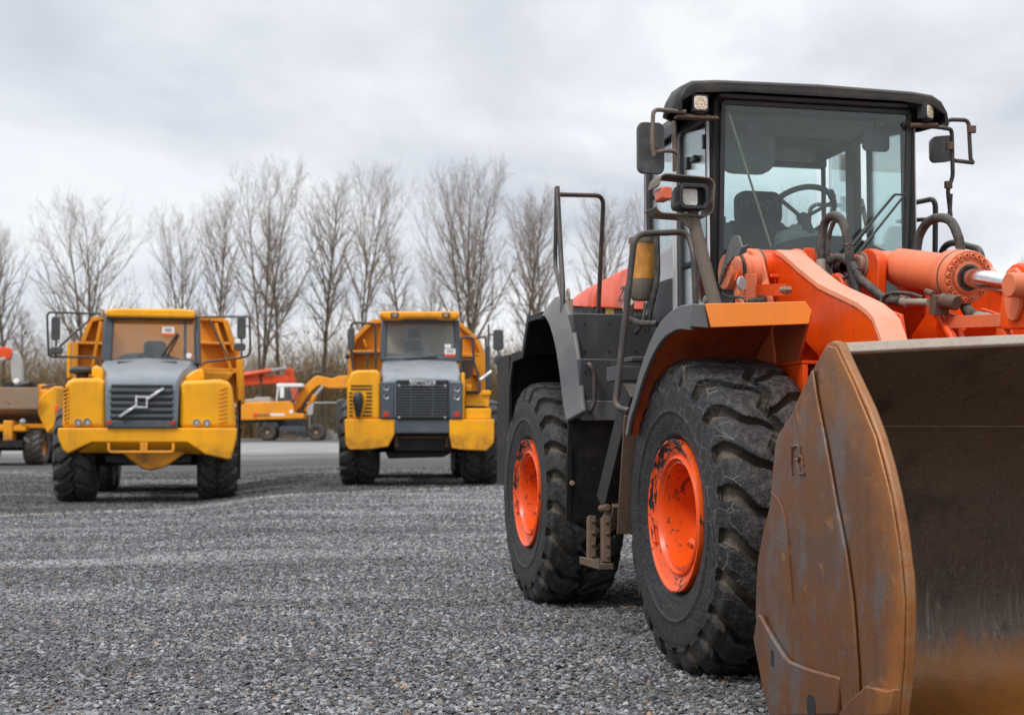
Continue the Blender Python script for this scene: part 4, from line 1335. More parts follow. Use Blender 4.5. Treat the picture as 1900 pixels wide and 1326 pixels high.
    m.build('cab_ceiling', M['interior_lt'], P, .05, 50, 3)
    a, b = L(1346, 190, x=-.93), L(1434, 468, x=-.93)
    MB().tube([a, b], .007, 8).build('pale_strut', M['strut'], P, 0)
    m = MB()
    for p in ((1567, 312, .07, .09), (1566, 378, .05, .05)):
        q = L(p[0], p[1], x=-1.94)
        m.box(-1.945, -1.94, q.y - p[2] / 2, q.y + p[2] / 2, q.z - p[3], q.z + p[3])
    build_each(m, 'instruction_sticker', M['tan'], P, bevel=0)
    # wiper pair resting across the glass
    m = MB()
    x = XF + .04
    a, b, c = L(1562, 478, x=x), L(1660, 361, x=x), L(1575, 492, x=x)
    e = L(1679, 361, x=x)
    m.tube([a, b], .008, 6).tube([c, e], .007, 6).tube([b, e], .006, 6)
    m.tube([a + (b - a) * .0, a + (b - a) * .45], .014, 6).tube([c, c + (e - c) * .42], .013, 6)
    s = L(1662, 440, x=x)
    m.build('wiper', M['black'], P, 0)
    # ---------------------------------------------------------- lamps and mirrors
    def work_lamp(c, w, rot):
        Mr = Matrix.Rotation(rot, 3, 'Z')
        h = holder('work_lamp', P, c, (0, 0, rot))
        m = MB().prism(rrect(w, w * 1.04, w * .12), 'x', -.025, .012)
        for k in range(5): m.box(-.05, -.025, -w * .4 + k * w * .18, -w * .4 + k * w * .18 + .006, -w * .42, w * .42)
        m.box(-.03, 0, -.02, .02, -w * .62, -w * .5)
        m.build('housing', M['black'], h, .004)
        MB().prism(rrect(w * .82, w * .82, w * .2), 'x', .010, .015).build('lens', M['lens'], h, .002)
        m = MB()
        pts = [(0, 0)] + [(math.cos(a) * w * .28, math.sin(a) * w * .28) for a in np.linspace(0, 2 * PI, 9)[:-1]]
        for y, z in pts: m.lathe([(w * .105, .0), (w * .09, .004), (0, .002)], (.0145, y, z), (1, 0, 0), 10)
        m.build('led', M['led'], h, 0)
    p = L(1299, 192, x=-.80)
    work_lamp(p, .092, 0)
    p = L(1722, 208, x=-.80)
    work_lamp(p, .088, .6)
    m = MB()
    p = L(1299, 210, x=-.83)
    m.tube([p + V((0, -.1, -.02)), p + V((0, .1, -.025))], .014, 8).box(p.x - .03, p.x + .03, p.y - .14, p.y + .10, p.z - .035, p.z - .022)
    p = L(1722, 228, x=-.83)
    m.tube([p + V((0, -.11, -.02)), p + V((0, .06, -.01))], .014, 8)
    build_each(m, 'lamp_bracket', M['rustbrown'], P, bevel=.002)

    def arms(paths, r=.012, mat='dustpost', name='mirror_bracket'):
        m = MB()
        for ps in paths: m.tube(fillet(ps, .035, 5), r, 10)
        return m.build(name, M[mat], P, 0)
    yy = lambda px, py, x: L(px, py, x=x)
    arms([[yy(1272, 208, -.80), yy(1212, 203, -.78), yy(1210, 268, -.76), yy(1214, 290, -.76)], [yy(1214, 283, -.77), yy(1240, 279, -.79), yy(1258, 282, -.80), yy(1256, 318, -.82)], [yy(1250, 225, -.86), yy(1252, 318, -.86)]])
    m = MB()
    q = yy(1211, 273, -.80)
    m.loft([[V((x, y, z)) for y, z in rrect(w, h, .035, 4, q.y, q.z)] for x, w, h in ((-.90, .10, .22), (-.86, .145, .275), (-.835, .152, .285), (-.82, .148, .28))])
    mo = m.build('rear_view_mirror', M['mirror_shell'], P, .003)
    m = MB().cyl(yy(1214, 272, -.80), yy(1214, 272, -.76), .02, 10)
    m.build('mirror_clamp', M['rustbrown'], mo, .003)
    q = yy(1747, 277, -1.15)
    m = MB().loft([[V((x, y, z)) for y, z in [(q.y + a, q.z + b + a * .12) for a, b in rrect(w, h, .035, 4)]] for x, w, h in ((-1.20, .09, .11), (-1.17, .145, .155), (-1.14, .15, .16))])
    m.build('rear_view_mirror', M['mirror_shell'], P, .003)
    X = -1.06
    arms([[yy(1676, 231, X + .2), yy(1740, 236, X + .08), yy(1766, 240, X), yy(1768, 330, X), yy(1758, 350, X), yy(1764, 402, X - .02)], [yy(1742, 236, X), yy(1760, 222, X), yy(1797, 223, X), yy(1801, 296, X), yy(1806, 303, X)], [yy(1772, 298, X), yy(1806, 302, X)], [yy(1764, 360, X), yy(1762, 400, X), yy(1752, 410, X)]], .0125, 'rail')
    m = MB()
    for p in ((1752, 228), (1804, 240), (1760, 343), (1762, 271)):
        q = yy(*p, X + .015)
        m.box(q.x - .015, q.x + .01, q.y - .022, q.y + .022, q.z - .022, q.z + .022)
    build_each(m, 'bracket_clamp', M['rustbrown'], P, bevel=.004)

    # headlight in its bent guard on a slanted post
    HX = -.03
    q = L(1271, 366, x=HX)
    gl = [L(*p, x=HX + .02) for p in [(1222, 345), (1228, 322), (1318, 330), (1327, 340), (1323, 392), (1312, 401), (1225, 395), (1217, 383)]]
    pts = fillet(gl, .03, 4)
    rings = []
    for i, p in enumerate(pts):
        t = (pts[min(i + 1, len(pts) - 1)] - pts[max(i - 1, 0)]).normalized()
        n_ = V((0, -t.z, t.y)) * .004
        rings.append([p + n_, p - n_, p - n_ + V((-.16, 0, 0)), p + n_ + V((-.16, 0, 0))])
    hl = MB().loft(rings).build('headlight', M['dustpost'], P, .002)
    q = L(1284, 366, x=HX + .02)
    ro, ri = rrect(.150, .125, .030, 5, q.y, q.z), rrect(.118, .088, .022, 5, q.y, q.z)
    n = len(ro)
    m = MB().loft([[V((HX + dx, y + (q.y - y) * sc_, z + (q.z - z) * sc_)) for y, z in ro] for dx, sc_ in ((-.13, .25), (-.05, 0), (.045, 0), (.055, .03))] + [[V((HX + .055, y, z)) for y, z in ri], [V((HX + .0, y, z)) for y, z in ri]])
    m.build('lamp_housing', M['black'], hl, .002)
    m = MB().prism(rrect(.085, .082, .012, 3, q.y - .014, q.z), 'x', HX + .005, HX + .022)
    m.build('lamp_lens', M['lens'], hl, .002)
    m = MB()
    for y, z in [(-.032, .02), (-.01, .025), (.01, .02), (-.035, -.005), (.012, -.005), (-.028, -.025), (-.005, -.027), (-.012, 0)]:
        m.lathe([(.010, 0), (.009, .003), (0, .001)], (HX + .0215, q.y - .003 + y, q.z + z), (1, 0, 0), 10)
    m.build('led', M['lens'], hl, 0)
    qa = L(1237, 358, x=HX + .02)
    m = MB().loft([[V((HX + dx, y, z)) for y, z in rrect(w, h, .012, 4, qa.y, qa.z)] for dx, w, h in ((-.08, .055, .062), (.02, .055, .062), (.03, .048, .055))])
    m.build('turn_signal', M['amber'], hl, .003)
    pb, pt = L(1327, 566, x=.02), L(1283, 395, x=-.06)
    MB().tube([pt, pt.lerp(pb, .5), pb], .032, 16).build('lamp_post', M['dustpost'], hl, 0)
    m = MB().plate([L(*p, x=HX + .0) for p in [(1248, 398), (1305, 402), (1283, 425), (1278, 422)]], (-.01, 0, 0))
    m.build('post_gusset', M['dustpost'], hl, .002)


def bowl_material():
    t = NT('dirty_amber_bowl')
    z = t.xyz()[2]
    n1, n2 = t.noise(14, 7, .7, t.map((1, 1, .55))), t.noise(40, 5, .7)
    c = t.mix(t.rng(n1, .38, .62), (.62, .28, .035), (.40, .15, .02))
    c = t.mix(t.rng(t.mth('ADD', z, t.mth('MULTIPLY', n1, .10)), 2.29, 2.32), c, (.16, .10, .06))
    c = t.mix(t.mth('MULTIPLY', t.rng(n2, .56, .74), .8), c, (.80, .52, .14))
    return t.pbr(col=c, rough=.3, spec=.6, nrm=t.bump(n2, .2, .01))


M['bowl'] = bowl_material()
M['strut'] = plain('pale_olive_strut', (.30, .31, .22), .5)
build_loader()


# ================================================================== ARTICULATED DUMP TRUCKS
# local axes: x to the truck's left (picture right), y backwards, z up; origin under the front axle
class Px:
    """crop pixels -> point on the plane y = const of a frame"""
    def __init__(s, fr, ox, oy, sc): s.fr, s.ox, s.oy, s.sc = fr, ox, oy, sc
    def __call__(s, cx, cy, y): return s.fr.at(s.ox + cx / s.sc, s.oy + cy / s.sc, y=y)
    def poly(s, pts, y0, y1, m=None):
        m = m or MB()
        return m.plate([s(*p, y0) for p in pts], (0, y1 - y0, 0))
    def rect(s, x0, y0, x1, y1, f, b, m=None):
        p, q = s(x0, y1, f), s(x1, y0, f)
        m = m or MB()
        return m.box(min(p.x, q.x), max(p.x, q.x), f, b, min(p.z, q.z), max(p.z, q.z))
    def tube(s, pts, r, m=None, n=8, fl=.06):
        m = m or MB()
        ps = [s(*p) for p in pts]
        return m.tube(fillet(ps, fl, 4) if fl else ps, r, n)


TRUCK_TYRE = tyre_mesh('truck_tyre', .93, .36, .74, 17, .055, .75, M['tyre_far'], 150, 9, flat=.912)
TRUCK_RIM = rim_mesh('truck_rim', .36, -.30, M['rimyellow'] if 'rimyellow' in M else M['amberyellow'], .25, 32)


def truck_wheels(P, half, ys):
    for y in ys:
        for s in (-1, 1):
            h = holder('wheel', P, (s * half, y, .91), (0, 0, PI / 2 * 1 if s > 0 else -PI / 2))
            link('tyre', TRUCK_TYRE, h)
            link('rim', TRUCK_RIM, h)


def dump_box(name, m, P, mat):
    return m.build(name, M[mat], P, .02)


def truck_a():
    fr = Frame(((276.5 - CX) / F * 27.9, 27.9, -.155), R(11.7))
    P = thing('dump_truck', 'yellow dump truck with a grey slatted hood and a diagonal bar badge', 'dump truck', fr.m4)
    c = Px(fr, 60, 540, 3.157)
    truck_wheels(P, 1.33, (0, 4.6, 6.4))
    N = -1.5
    # bumper, tow frame, belly
    m = c.poly([(148, 800), (1200, 800), (1196, 862), (1166, 985), (1138, 985), (1010, 955), (905, 886), (350, 886), (262, 925), (208, 952), (178, 930), (152, 862)], N, N + .75)
    bp = m.build('bumper', M['yellow'], P, .03, seg=3)
    m = MB().plate([c(352, 884, N + .06), c(904, 884, N + .06), c(1012, 950, N + .26), c(262, 940, N + .26)], (0, .08, -.02))
    m.build('under_panel', M['yellow'], bp, .02)
    m = c.tube([(448, 890, N + .02), (448, 942, N + .0), (826, 942, N + .0), (826, 890, N + .02)], .03)
    c.rect(630, 886, 676, 942, N - .02, N + .1, m)
    m.build('tow_frame', M['amberyellow'], bp, .01)
    m = c.poly([(460, 886), (820, 886), (900, 945), (780, 1030), (700, 1052), (640, 1040), (540, 960)], N + .25, N + 1.6)
    m.build('belly_plate', M['amberyellow'], P, .04)
    m = MB().box(-.55, .55, -.9, 7.2, .75, 1.25).cyl((-1.0, 0, .91), (1.0, 0, .91), .22, 16).cyl((-1.0, 4.6, .91), (1.0, 4.6, .91), .22, 16).cyl((-1.0, 6.4, .91), (1.0, 6.4, .91), .22, 16)
    c.poly([(430, 960), (930, 960), (930, 1000), (830, 1010), (700, 1045), (600, 1015), (430, 1000)], N + .4, N + 1.0, m)
    m.build('chassis', M['dark'], P, .02)
    # head lamp fenders
    for pts, lamps, lv in (([(172, 800), (180, 620), (190, 556), (206, 526), (240, 510), (392, 508), (424, 528), (430, 800)], [(268, 768), (321, 765)], (182, 214)),
                           ([(862, 800), (866, 545), (892, 524), (1095, 516), (1146, 528), (1170, 560), (1182, 660), (1196, 800)], [(962, 768), (1022, 770)], (1092, 1140))):
        f = c.poly(pts, N + .06, N + 1.9).build('front_fender', M['yellow'], P, .075, seg=4)
        for lx, ly in lamps:
            q = c(lx, ly, N + .04)
            m = MB().lathe([(.0, .0), (.038, 0), (.055, .02), (.060, -.02), (.066, -.02), (.068, .06)], q, (0, 1, 0), 16)
            m.build('headlight', M['silver'], f, 0)
        m = MB()
        for k in range(9):
            y = 568 + k * 24
            a, b = c(lv[0] + 2, y + 10, N + .05), c(lv[1] - 2, y - 4, N + .05)
            m.bar(a, b, .02, .035, (0, 0, 1))
        m.build('side_louvre', M['amberyellow'], f, .004)
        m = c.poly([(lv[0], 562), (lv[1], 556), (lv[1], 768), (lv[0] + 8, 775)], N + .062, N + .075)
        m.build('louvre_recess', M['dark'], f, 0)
    m = c.poly([(352, 512), (345, 448), (372, 434), (398, 440), (420, 480), (428, 545)], -.9, .5)
    c.poly([(866, 548), (876, 515), (930, 474), (980, 450), (1004, 462), (1006, 518)], -.9, .5, m)
    build_each(m, 'inner_fender', M['yellow'], P, bevel=.05)
    # hood
    def ring(y, pts): return [c(*p, y) for p in pts]
    h = MB().loft([ring(N - .03, [(436, 800), (432, 590), (445, 552), (640, 545), (835, 548), (850, 588), (846, 800)]),
                   ring(N + .05, [(430, 802), (426, 560), (440, 520), (640, 508), (850, 514), (862, 556), (852, 802)]),
                   ring(N + .5, [(430, 800), (422, 525), (436, 470), (650, 452), (880, 465), (880, 520), (856, 800)]),
                   ring(.0, [(420, 800), (402, 470), (412, 428), (660, 402), (925, 424), (950, 480), (900, 800)]),
                   ring(.45, [(420, 800), (398, 450), (420, 408), (670, 390), (930, 408), (968, 450), (900, 800)])]).build('hood', M['hoodgray'], P, .02, 50)
    m = c.rect(460, 548, 822, 757, N - .045, N + .1)
    m.build('grille', M['grille'], h, .01)
    m = MB()
    for k in range(5):
        c.rect(455, 573 + k * 37.5, 828, 590 + k * 37.5, N - .07, N - .02, m)
    m.build('grille_slat', M['truckgray'], h, .012)
    m = MB()
    c.rect(432, 757, 850, 800, N - .05, N + .1, m)
    m.build('lower_grille_panel', M['truckgray'], h, .02)
    for x in (452, 822):
        q = c(x, 771, N - .05)
        MB().lathe([(0, -.02), (.04, -.02), (.048, 0)], q, (0, 1, 0), 16).build('marker_lamp', M['redlamp'], h, 0)
    m = MB()
    for x0, x1 in ((498, 664), (682, 848)):
        m.plate([c(x0, 414, -.05), c(x1, 414, -.05), c(x1, 432, -.16), c(x0, 432, -.16)], (0, .0, .012))
    build_each(m, 'hood_vent', M['grille'], h, bevel=0)
    m = MB()
    a, b = c(510, 735, N - .085), c(770, 570, N - .085)
    m.bar(a, a.lerp(b, .40), .045, .085, (0, 1, 0)).bar(a.lerp(b, .60), b, .045, .085, (0, 1, 0))
    q = c(640, 650, N - .085)
    w = .095
    for dx, dz, sx, sz in ((0, w, 2 * w + .04, .04), (0, -w, 2 * w + .04, .04), (w, 0, .04, 2 * w - .04), (-w, 0, .04, 2 * w - .04)):
        m.obox(q + V((dx, -.01, dz)), (sx, .04, sz), Matrix.Identity(3))
    m.build('grille_badge', M['silver'], h, .006)
    m = c.tube([(790, 578, N - .04), (852, 568, N - .04), (852, 760, N - .04)], .02)
    # cab
    YC = .5
    m = MB()
    def seg(a, b, w, d, y0=YC, y1=YC): m.bar(c(*a, y0), c(*b, y1), w, d, (0, 1, 0))
    seg((452, 150), (432, 420), .20, .16, YC + .15, YC)
    seg((968, 158), (975, 432), .10, .16, YC + .15, YC)
    seg((432, 150), (968, 156), .12, .12, YC + .15, YC + .15)
    for sx in (445, 960): m.bar(c(sx, 160, YC + 1.6), c(sx, 440, YC + 1.6), .10, .10, (0, 1, 0))
    c.rect(430, 400, 975, 800, YC + .05, YC + 1.7, m)
    cab = m.build('cab', M['truckgray'], P, .03)
    m = c.poly([(430, 104), (520, 100), (880, 104), (948, 112), (955, 150), (940, 158), (450, 150), (425, 140)], YC - .1, YC + 1.8)
    m.build('roof', M['yellow'], cab, .04)
    m = c.poly([(440, 152), (944, 158), (936, 172), (450, 166)], YC - .05, YC + .1)
    m.build('roof_trim', M['black'], cab, .01)
    m = c.rect(945, 160, 975, 205, YC + .1, YC + 1.6)
    m.build('cab_side', M['yellow'], cab, .01)
    MB().plate([c(470, 165, YC + .14), c(950, 170, YC + .14), c(958, 425, YC), c(450, 405, YC)], (0, .01, 0)).build('windshield', M['truckglass'], cab, 0)
    m = c.poly([(500, 385), (560, 365), (660, 360), (770, 366), (860, 392), (860, 420), (500, 410)], YC + .15, YC + .5)
    m.build('dashboard', M['interior'], cab, .03)
    m = c.poly([(655, 400), (650, 310), (668, 290), (765, 290), (785, 312), (785, 400)], YC + .9, YC + 1.1)
    m.build('seat', M['seat'], cab, .05)
    c.rect(885, 160, 905, 400, YC + .9, YC + 1.0).build('door_post', M['black'], cab, .01)
    m = c.tube([(760, 380, YC - .03), (850, 250, YC + .04)], .025, fl=0)
    c.tube([(790, 382, YC - .03), (858, 256, YC + .04)], .02, m, fl=0)
    build_each(m, 'wiper', M['black'], cab, bevel=0)
    s = c.rect(760, 208, 832, 246, YC + .02, YC + .03).build('sticker', M['white'], cab, 0)
    c.rect(760, 246, 832, 260, YC + .02, YC + .03).build('red_band', M['stickerred'], cab, 0)
    m = MB()
    for y in (222, 232): c.rect(776, y, 816, y + 4, YC + .016, YC + .022, m)
    m.build('print_line', M['ink'], cab, 0)
    q = c(917, 377, YC - .01)
    MB().lathe([(0, 0), (.055, 0), (.055, .01)], q, (0, 1, 0), 20).build('round_sticker', M['white'], cab, 0)
    # beacon lamps on the roof corners
    for x in (405, 968):
        q = c(x, 130, YC + .2)
        MB().lathe([(.07, -.08), (.07, .0), (.05, .08), (0, .09)], q, (0, 0, 1), 14).build('roof_lamp', M['fitting'], cab, 0)
    # mirrors on tube frames
    yM = .0
    for pts, m1, m2 in (([(385, 440, yM), (380, 388, yM), (95, 382, yM), (86, 140, yM), (100, 124, yM), (400, 132, yM + .3)], (112, 150, 166, 290), (104, 328, 184, 370)),
                        ([(985, 440, yM), (1010, 415, yM), (1150, 400, yM), (1262, 382, yM), (1278, 350, yM), (1272, 148, yM), (960, 152, yM + .3)], (1198, 148, 1252, 282), (1178, 306, 1250, 350))):
        m = c.tube(pts, .022)
        c.tube([pts[2], ((pts[-1][0] * .3 + pts[2][0] * .7) if False else (338 if pts[0][0] < 600 else 1035), 165, yM + .1)], .02, m, fl=0)
        xm = (m1[0] + m1[2]) / 2
        c.tube([(xm, 128 if xm < 600 else 150, yM), (xm, 384, yM)], .018, m, fl=0)
        fm = m.build('mirror_frame', M['rail'], P, 0)
        for r_ in (m1, m2):
            a, b = c(r_[0], r_[3], yM - .02), c(r_[2], r_[1], yM - .02)
            MB().prism([(x, z) for x, z in rrect(b.x - a.x, b.z - a.z, .06, 4, (a.x + b.x) / 2, (a.z + b.z) / 2)], 'y', yM - .13, yM - .03).build('rear_view_mirror', M['mirror_shell'], fm, .02)
    # air intake cap on the right fender
    q = c(293, 470, -.3)
    MB().lathe([(0, .10), (.16, .09), (.25, .03), (.25, -.02), (.12, -.06), (.10, -.22)], q, (0, 0, 1), 20).build('air_intake', M['black'], P, 0)
    m = c.rect(200, 300, 226, 510, .6, .72)
    m.build('deck_post', M['yellow'], P, .015)
    # dump body: headboard with folded canopy, side walls to the rear
    YB = 2.9
    hb = [(250, 660), (256, 302), (300, 295), (346, 172), (430, 150), (972, 156), (1130, 172), (1186, 350), (1214, 382), (1222, 660), (1180, 700), (290, 690)]
    m = c.poly(hb, YB + .35, YB + .45)
    body = m.build('dump_body', M['bodyyellow'], P, .02)
    for a, b, w in (((250, 670), (256, 302), .12), ((300, 298), (346, 172), .10), ((346, 172), (432, 152), .10), ((975, 158), (1130, 174), .10), ((1130, 174), (1186, 350), .12), ((1214, 382), (1222, 660), .16), ((256, 304), (420, 310), .06), ((975, 305), (1180, 310), .06), ((985, 465), (1200, 470), .10), ((345, 505), (405, 180), .07), ((1170, 480), (1075, 190), .07)):
        MB().bar(c(*a, YB + .2), c(*b, YB + .2), w, .34, (0, 1, 0)).build('body_rib', M['bodyyellow'], body, .015)
    m = MB()
    A_, B_ = c(256, 300, YB + .4), c(1216, 380, YB + .4)
    for x in (A_.x + .04, B_.x - .04):
        m.plate([V((x - .04, YB + .45, 1.55)), V((x - .04, YB + .45, A_.z)), V((x - .04, 7.9, A_.z - .15)), V((x - .04, 8.6, 1.9)), V((x - .04, 7.6, 1.5))], (.08, 0, 0))
    m.box(A_.x + .08, B_.x - .08, YB + .45, 7.9, 1.42, 1.55)
    build_each(m, 'body_side', M['bodyyellow'], body, bevel=.02)
    m = c.poly([(985, 470), (1180, 476), (1140, 530), (1020, 545)], 1.9, 2.6)
    m.build('hitch_plate', M['amberyellow'], P, .03)
    m = c.rect(1206, 380, 1228, 640, 1.2, 1.35)
    m.build('deck_post', M['yellow'], P, .015)
    m = c.rect(1200, 625, 1224, 1100, 2.4, 2.5)
    m.build('mud_flap', M['rubberflap'], P, .01)
    q = c(1182, 668, N + .3)
    MB().lathe([(0, 0), (.05, 0), (.05, .05)], q, (0, 1, 0), 12).build('side_lamp', M['silver'], P, 0)


def truck_b():
    fr = Frame(((778.5 - CX) / F * 30.8, 30.8, .064), R(4.6))
    P = thing('dump_truck', 'yellow dump truck with a black grille, lettered badge and two square roof lamps', 'dump truck', fr.m4)
    c = Px(fr, 600, 540, 3.315)
    truck_wheels(P, 1.31, (0, 4.6, 6.4))
    N = -1.5
    def ring(y, pts): return [c(*p, y) for p in pts]
    for pts in ([(132, 786), (438, 786), (438, 880), (400, 955), (300, 972), (160, 975), (136, 940)], [(775, 788), (1050, 788), (1050, 930), (1005, 982), (850, 975), (790, 965), (775, 890)]):
        MB().loft([ring(N + .12, pts), ring(N, [(p[0] * .96 + (sum(q[0] for q in pts) / len(pts)) * .04, p[1] * .97 + 26) if False else p for p in pts]), ring(N + 1.1, pts)][1:]).build('bumper', M['yellow'], P, .022, seg=3)
    m = c.rect(432, 788, 781, 876, N + .004, N + .9)
    mb = m.build('bumper_centre', M['truckgray'], P, .03)
    m = c.rect(430, 872, 790, 985, N + .30, N + 1.2)
    c.poly([(380, 985), (800, 985), (740, 1020), (400, 1030)], N + .5, N + 1.3, m)
    m.build('underframe', M['dark'], P, .03)
    m = MB()
    for x in (448, 762): c.tube([(x, 885, N + .25), (x, 960, N + .25)], .05, m, fl=0)
    c.rect(470, 890, 745, 905, N + .22, N + .35, m)
    build_each(m, 'tow_hook', M['rustbrown'], mb, bevel=.01)
    m = MB().box(-.55, .55, -.9, 7.2, .75, 1.25).cyl((-1.0, 0, .91), (1.0, 0, .91), .22, 16).cyl((-1.0, 4.6, .91), (1.0, 4.6, .91), .22, 16).cyl((-1.0, 6.4, .91), (1.0, 6.4, .91), .22, 16)
    m.build('chassis', M['dark'], P, .02)
    # hood, lamp columns and grille
    h = MB().loft([ring(N, [(350, 786), (352, 600), (372, 548), (600, 536), (830, 548), (856, 600), (856, 786)]),
                   ring(N + .3, [(348, 786), (348, 560), (366, 500), (600, 488), (838, 500), (860, 560), (858, 786)]),
                   ring(.1, [(352, 786), (352, 500), (368, 440), (600, 428), (822, 440), (840, 500), (850, 786)]),
                   ring(.6, [(352, 786), (352, 490), (368, 432), (600, 420), (822, 432), (838, 490), (850, 786)])]).build('hood', M['hoodgray'], P, .04, 50)
    m = c.rect(350, 556, 438, 786, N - .03, N + .1)
    c.rect(776, 556, 857, 786, N - .03, N + .1, m)
    build_each(m, 'lamp_panel', M['truckgray'], h, bevel=.03)
    for x, y in ((387, 592), (387, 645), (822, 600), (822, 651)):
        q = c(x, y, N - .035)
        MB().lathe([(0, .03), (.03, .02), (.055, -.005), (.062, -.012), (.066, 0)], q, (0, 1, 0), 16).build('headlight', M['silver'], h, 0)
    for x in (387, 822):
        c.rect(x - 17, 742, x + 17, 774, N - .045, N - .02).build('turn_signal', M['redlamp'], h, .006)
    g = c.rect(446, 546, 772, 786, N - .035, N + .1).build('grille', M['grille'], h, .015)
    m = MB()
    for k in range(12): c.rect(455, 580 + k * 17, 763, 585 + k * 17, N - .055, N - .03, m)
    for x in (540, 672): c.rect(x - 3, 575, x + 3, 780, N - .057, N - .03, m)
    m.build('grille_slat', M['truckgray'], h, .004)
    m = MB()
    for x, y in ((465, 580), (750, 582), (465, 775), (748, 775)):
        m.lathe([(0, -.01), (.025, -.01), (.028, 0)], c(x, y, N - .045), (0, 1, 0), 10)
    m.build('grille_bolt', M['silver'], h, 0)
    bd = c.rect(528, 550, 692, 582, N - .075, N - .03).build('badge', M['silver'], h, .01)
    q = c(610, 566, N - .078)
    text_part('badge_lettering', 'KOMATSU', M['ink'], h, axes(q, (1, 0, 0), (0, 0, 1)), .122, .003, .003)
    # left engine housing with vents and black air cleaner
    e = c.poly([(146, 786), (146, 560), (170, 500), (205, 486), (330, 484), (350, 505), (350, 786)], N + .05, N + 2.1).build('engine_housing', M['yellow'], P, .055, seg=3)
    m = MB()
    for y in (578, 598): c.rect(168, y, 300, y + 8, N + .038, N + .07, m)
    for k in range(7):
        y = 622 + k * 23
        c.rect(158, y, 180, y + 9, N + .038, N + .07, m)
        c.rect(264 - max(0, k - 3) * 8, y, 300, y + 9, N + .038, N + .07, m)
    m.build('vent_slot', M['dark'], e, 0)
    q = c(214, 690, N - .02)
    MB().lathe([(0, -.30), (.05, -.27), (.09, -.05), (.105, .05), (.095, .18), (.05, .235), (0, .24)], q, (0, 0, 1), 18).build('air_cleaner', M['black'], e, 0)
    # steps and rails on the other side
    m = c.rect(872, 720, 1032, 786, N + .1, N + .9)
    c.rect(872, 628, 1020, 710, N + .35, N + .9, m)
    c.rect(875, 575, 910, 620, N + .6, N + .9, m)
    c.rect(975, 610, 1032, 640, N + .3, N + .9, m)
    c.rect(850, 500, 870, 786, N + .1, N + .9, m)
    st = build_each(m, 'access_step', M['yellow'], P, bevel=.02)[0]
    m = MB()
    for a in ((876, 704, 990, 718), (880, 612, 960, 628)): c.rect(*a, N + .2, N + .6, m)
    build_each(m, 'step_tread', M['dark'], st, bevel=.01)
    m = c.tube([(845, 500, -.3), (848, 290, -.3), (862, 283, -.3), (920, 284, -.3), (925, 440, -.3), (955, 520, -.3), (960, 786, -.6)], .028)
    c.tube([(935, 290, -.2), (1000, 280, -.2), (1004, 520, -.2)], .024, m)
    c.tube([(845, 420, -.3), (925, 425, -.3)], .02, m, fl=0)
    m.build('handrail', M['rail'], P, 0)
    c.rect(1002, 330, 1028, 600, .2, .36).build('exhaust_stack', M['truckgray'], P, .03)
    c.tube([(1016, 205, .28), (1016, 335, .28)], .022, fl=0).build('antenna_post', M['rail'], P, 0)
    c.tube([(965, 545, -.5), (1000, 520, -.5), (1035, 492, -.5)], .04, fl=.03).build('grab_bar', M['silver'], P, 0)
    c.tube([(962, 786, -.8), (962, 700, -.8), (962, 560, -.7)], [.055, .035, .03], fl=0).build('rail_foot', M['rail'], P, 0)
    m = c.tube([(185, 480, -.3), (172, 380, -.3), (172, 210, -.3), (185, 192, -.3), (320, 200, -.3), (322, 478, -.3)], .028)
    c.tube([(172, 380, -.3), (322, 378, -.3)], .022, m, fl=0)
    c.tube([(272, 380, -.3), (272, 478, -.3)], .022, m, fl=0)
    m.build('handrail', M['rail'], P, 0)
    for r_ in ((150, 226, 194, 366), (1042, 238, 1106, 364)):
        a, b = c(r_[0], r_[3], -.3), c(r_[2], r_[1], -.3)
        MB().prism([(x, z) for x, z in rrect(b.x - a.x, b.z - a.z, .06, 4, (a.x + b.x) / 2, (a.z + b.z) / 2)], 'y', -.42, -.32).build('rear_view_mirror', M['mirror_shell'], P, .02)
    m = c.tube([(1016, 260, .2), (1045, 270, -.25)], .02, fl=0)
    c.tube([(1074, 360, -.3), (1080, 400, -.3)], .02, m, fl=0)
    m.build('mirror_bracket', M['rail'], P, 0)
    q = c(1083, 422, -.36)
    MB().lathe([(0, -.03), (.10, -.02), (.125, .02), (.10, .06), (0, .08)], q, (0, 1, 0), 20).build('round_mirror', M['mirror_shell'], P, 0)
    q = c(148, 402, -.36)
    MB().lathe([(0, -.03), (.05, -.02), (.06, .04), (0, .08)], q, (0, 1, 0), 14).build('side_lamp', M['black'], P, 0)
    for pts in ([(80, 680), (92, 665), (134, 660), (132, 930), (96, 930)], [(1040, 690), (1072, 680), (1084, 720), (1070, 920), (1042, 920)]):
        c.poly(pts, -.1, 1.0).build('fender_guard', M['truckgray'], P, .03)
    # cab
    YC = .6
    m = MB()
    for a, b in (((376, 178), (368, 430)), ((818, 180), (826, 440))): m.bar(c(*a, YC + .1), c(*b, YC), .14, .14, (0, 1, 0))
    m.bar(c(372, 180, YC + .1), c(822, 182, YC + .1), .10, .12, (0, 1, 0))
    m.bar(c(366, 420, YC), c(828, 424, YC), .14, .12, (0, 1, 0))
    for x in (385, 812): m.bar(c(x, 185, YC + 1.6), c(x, 440, YC + 1.6), .12, .10, (0, 1, 0))
    c.rect(368, 430, 828, 786, YC + .1, YC + 1.7, m)
    cab = m.build('cab', M['truckgray'], P, .03)
    m = c.poly([(345, 130), (362, 122), (832, 124), (840, 160), (815, 175), (720, 172), (690, 166), (500, 166), (470, 174), (385, 174), (352, 158)], YC - .35, YC + 1.8)
    rf = m.build('roof', M['amberyellow'], cab, .05)
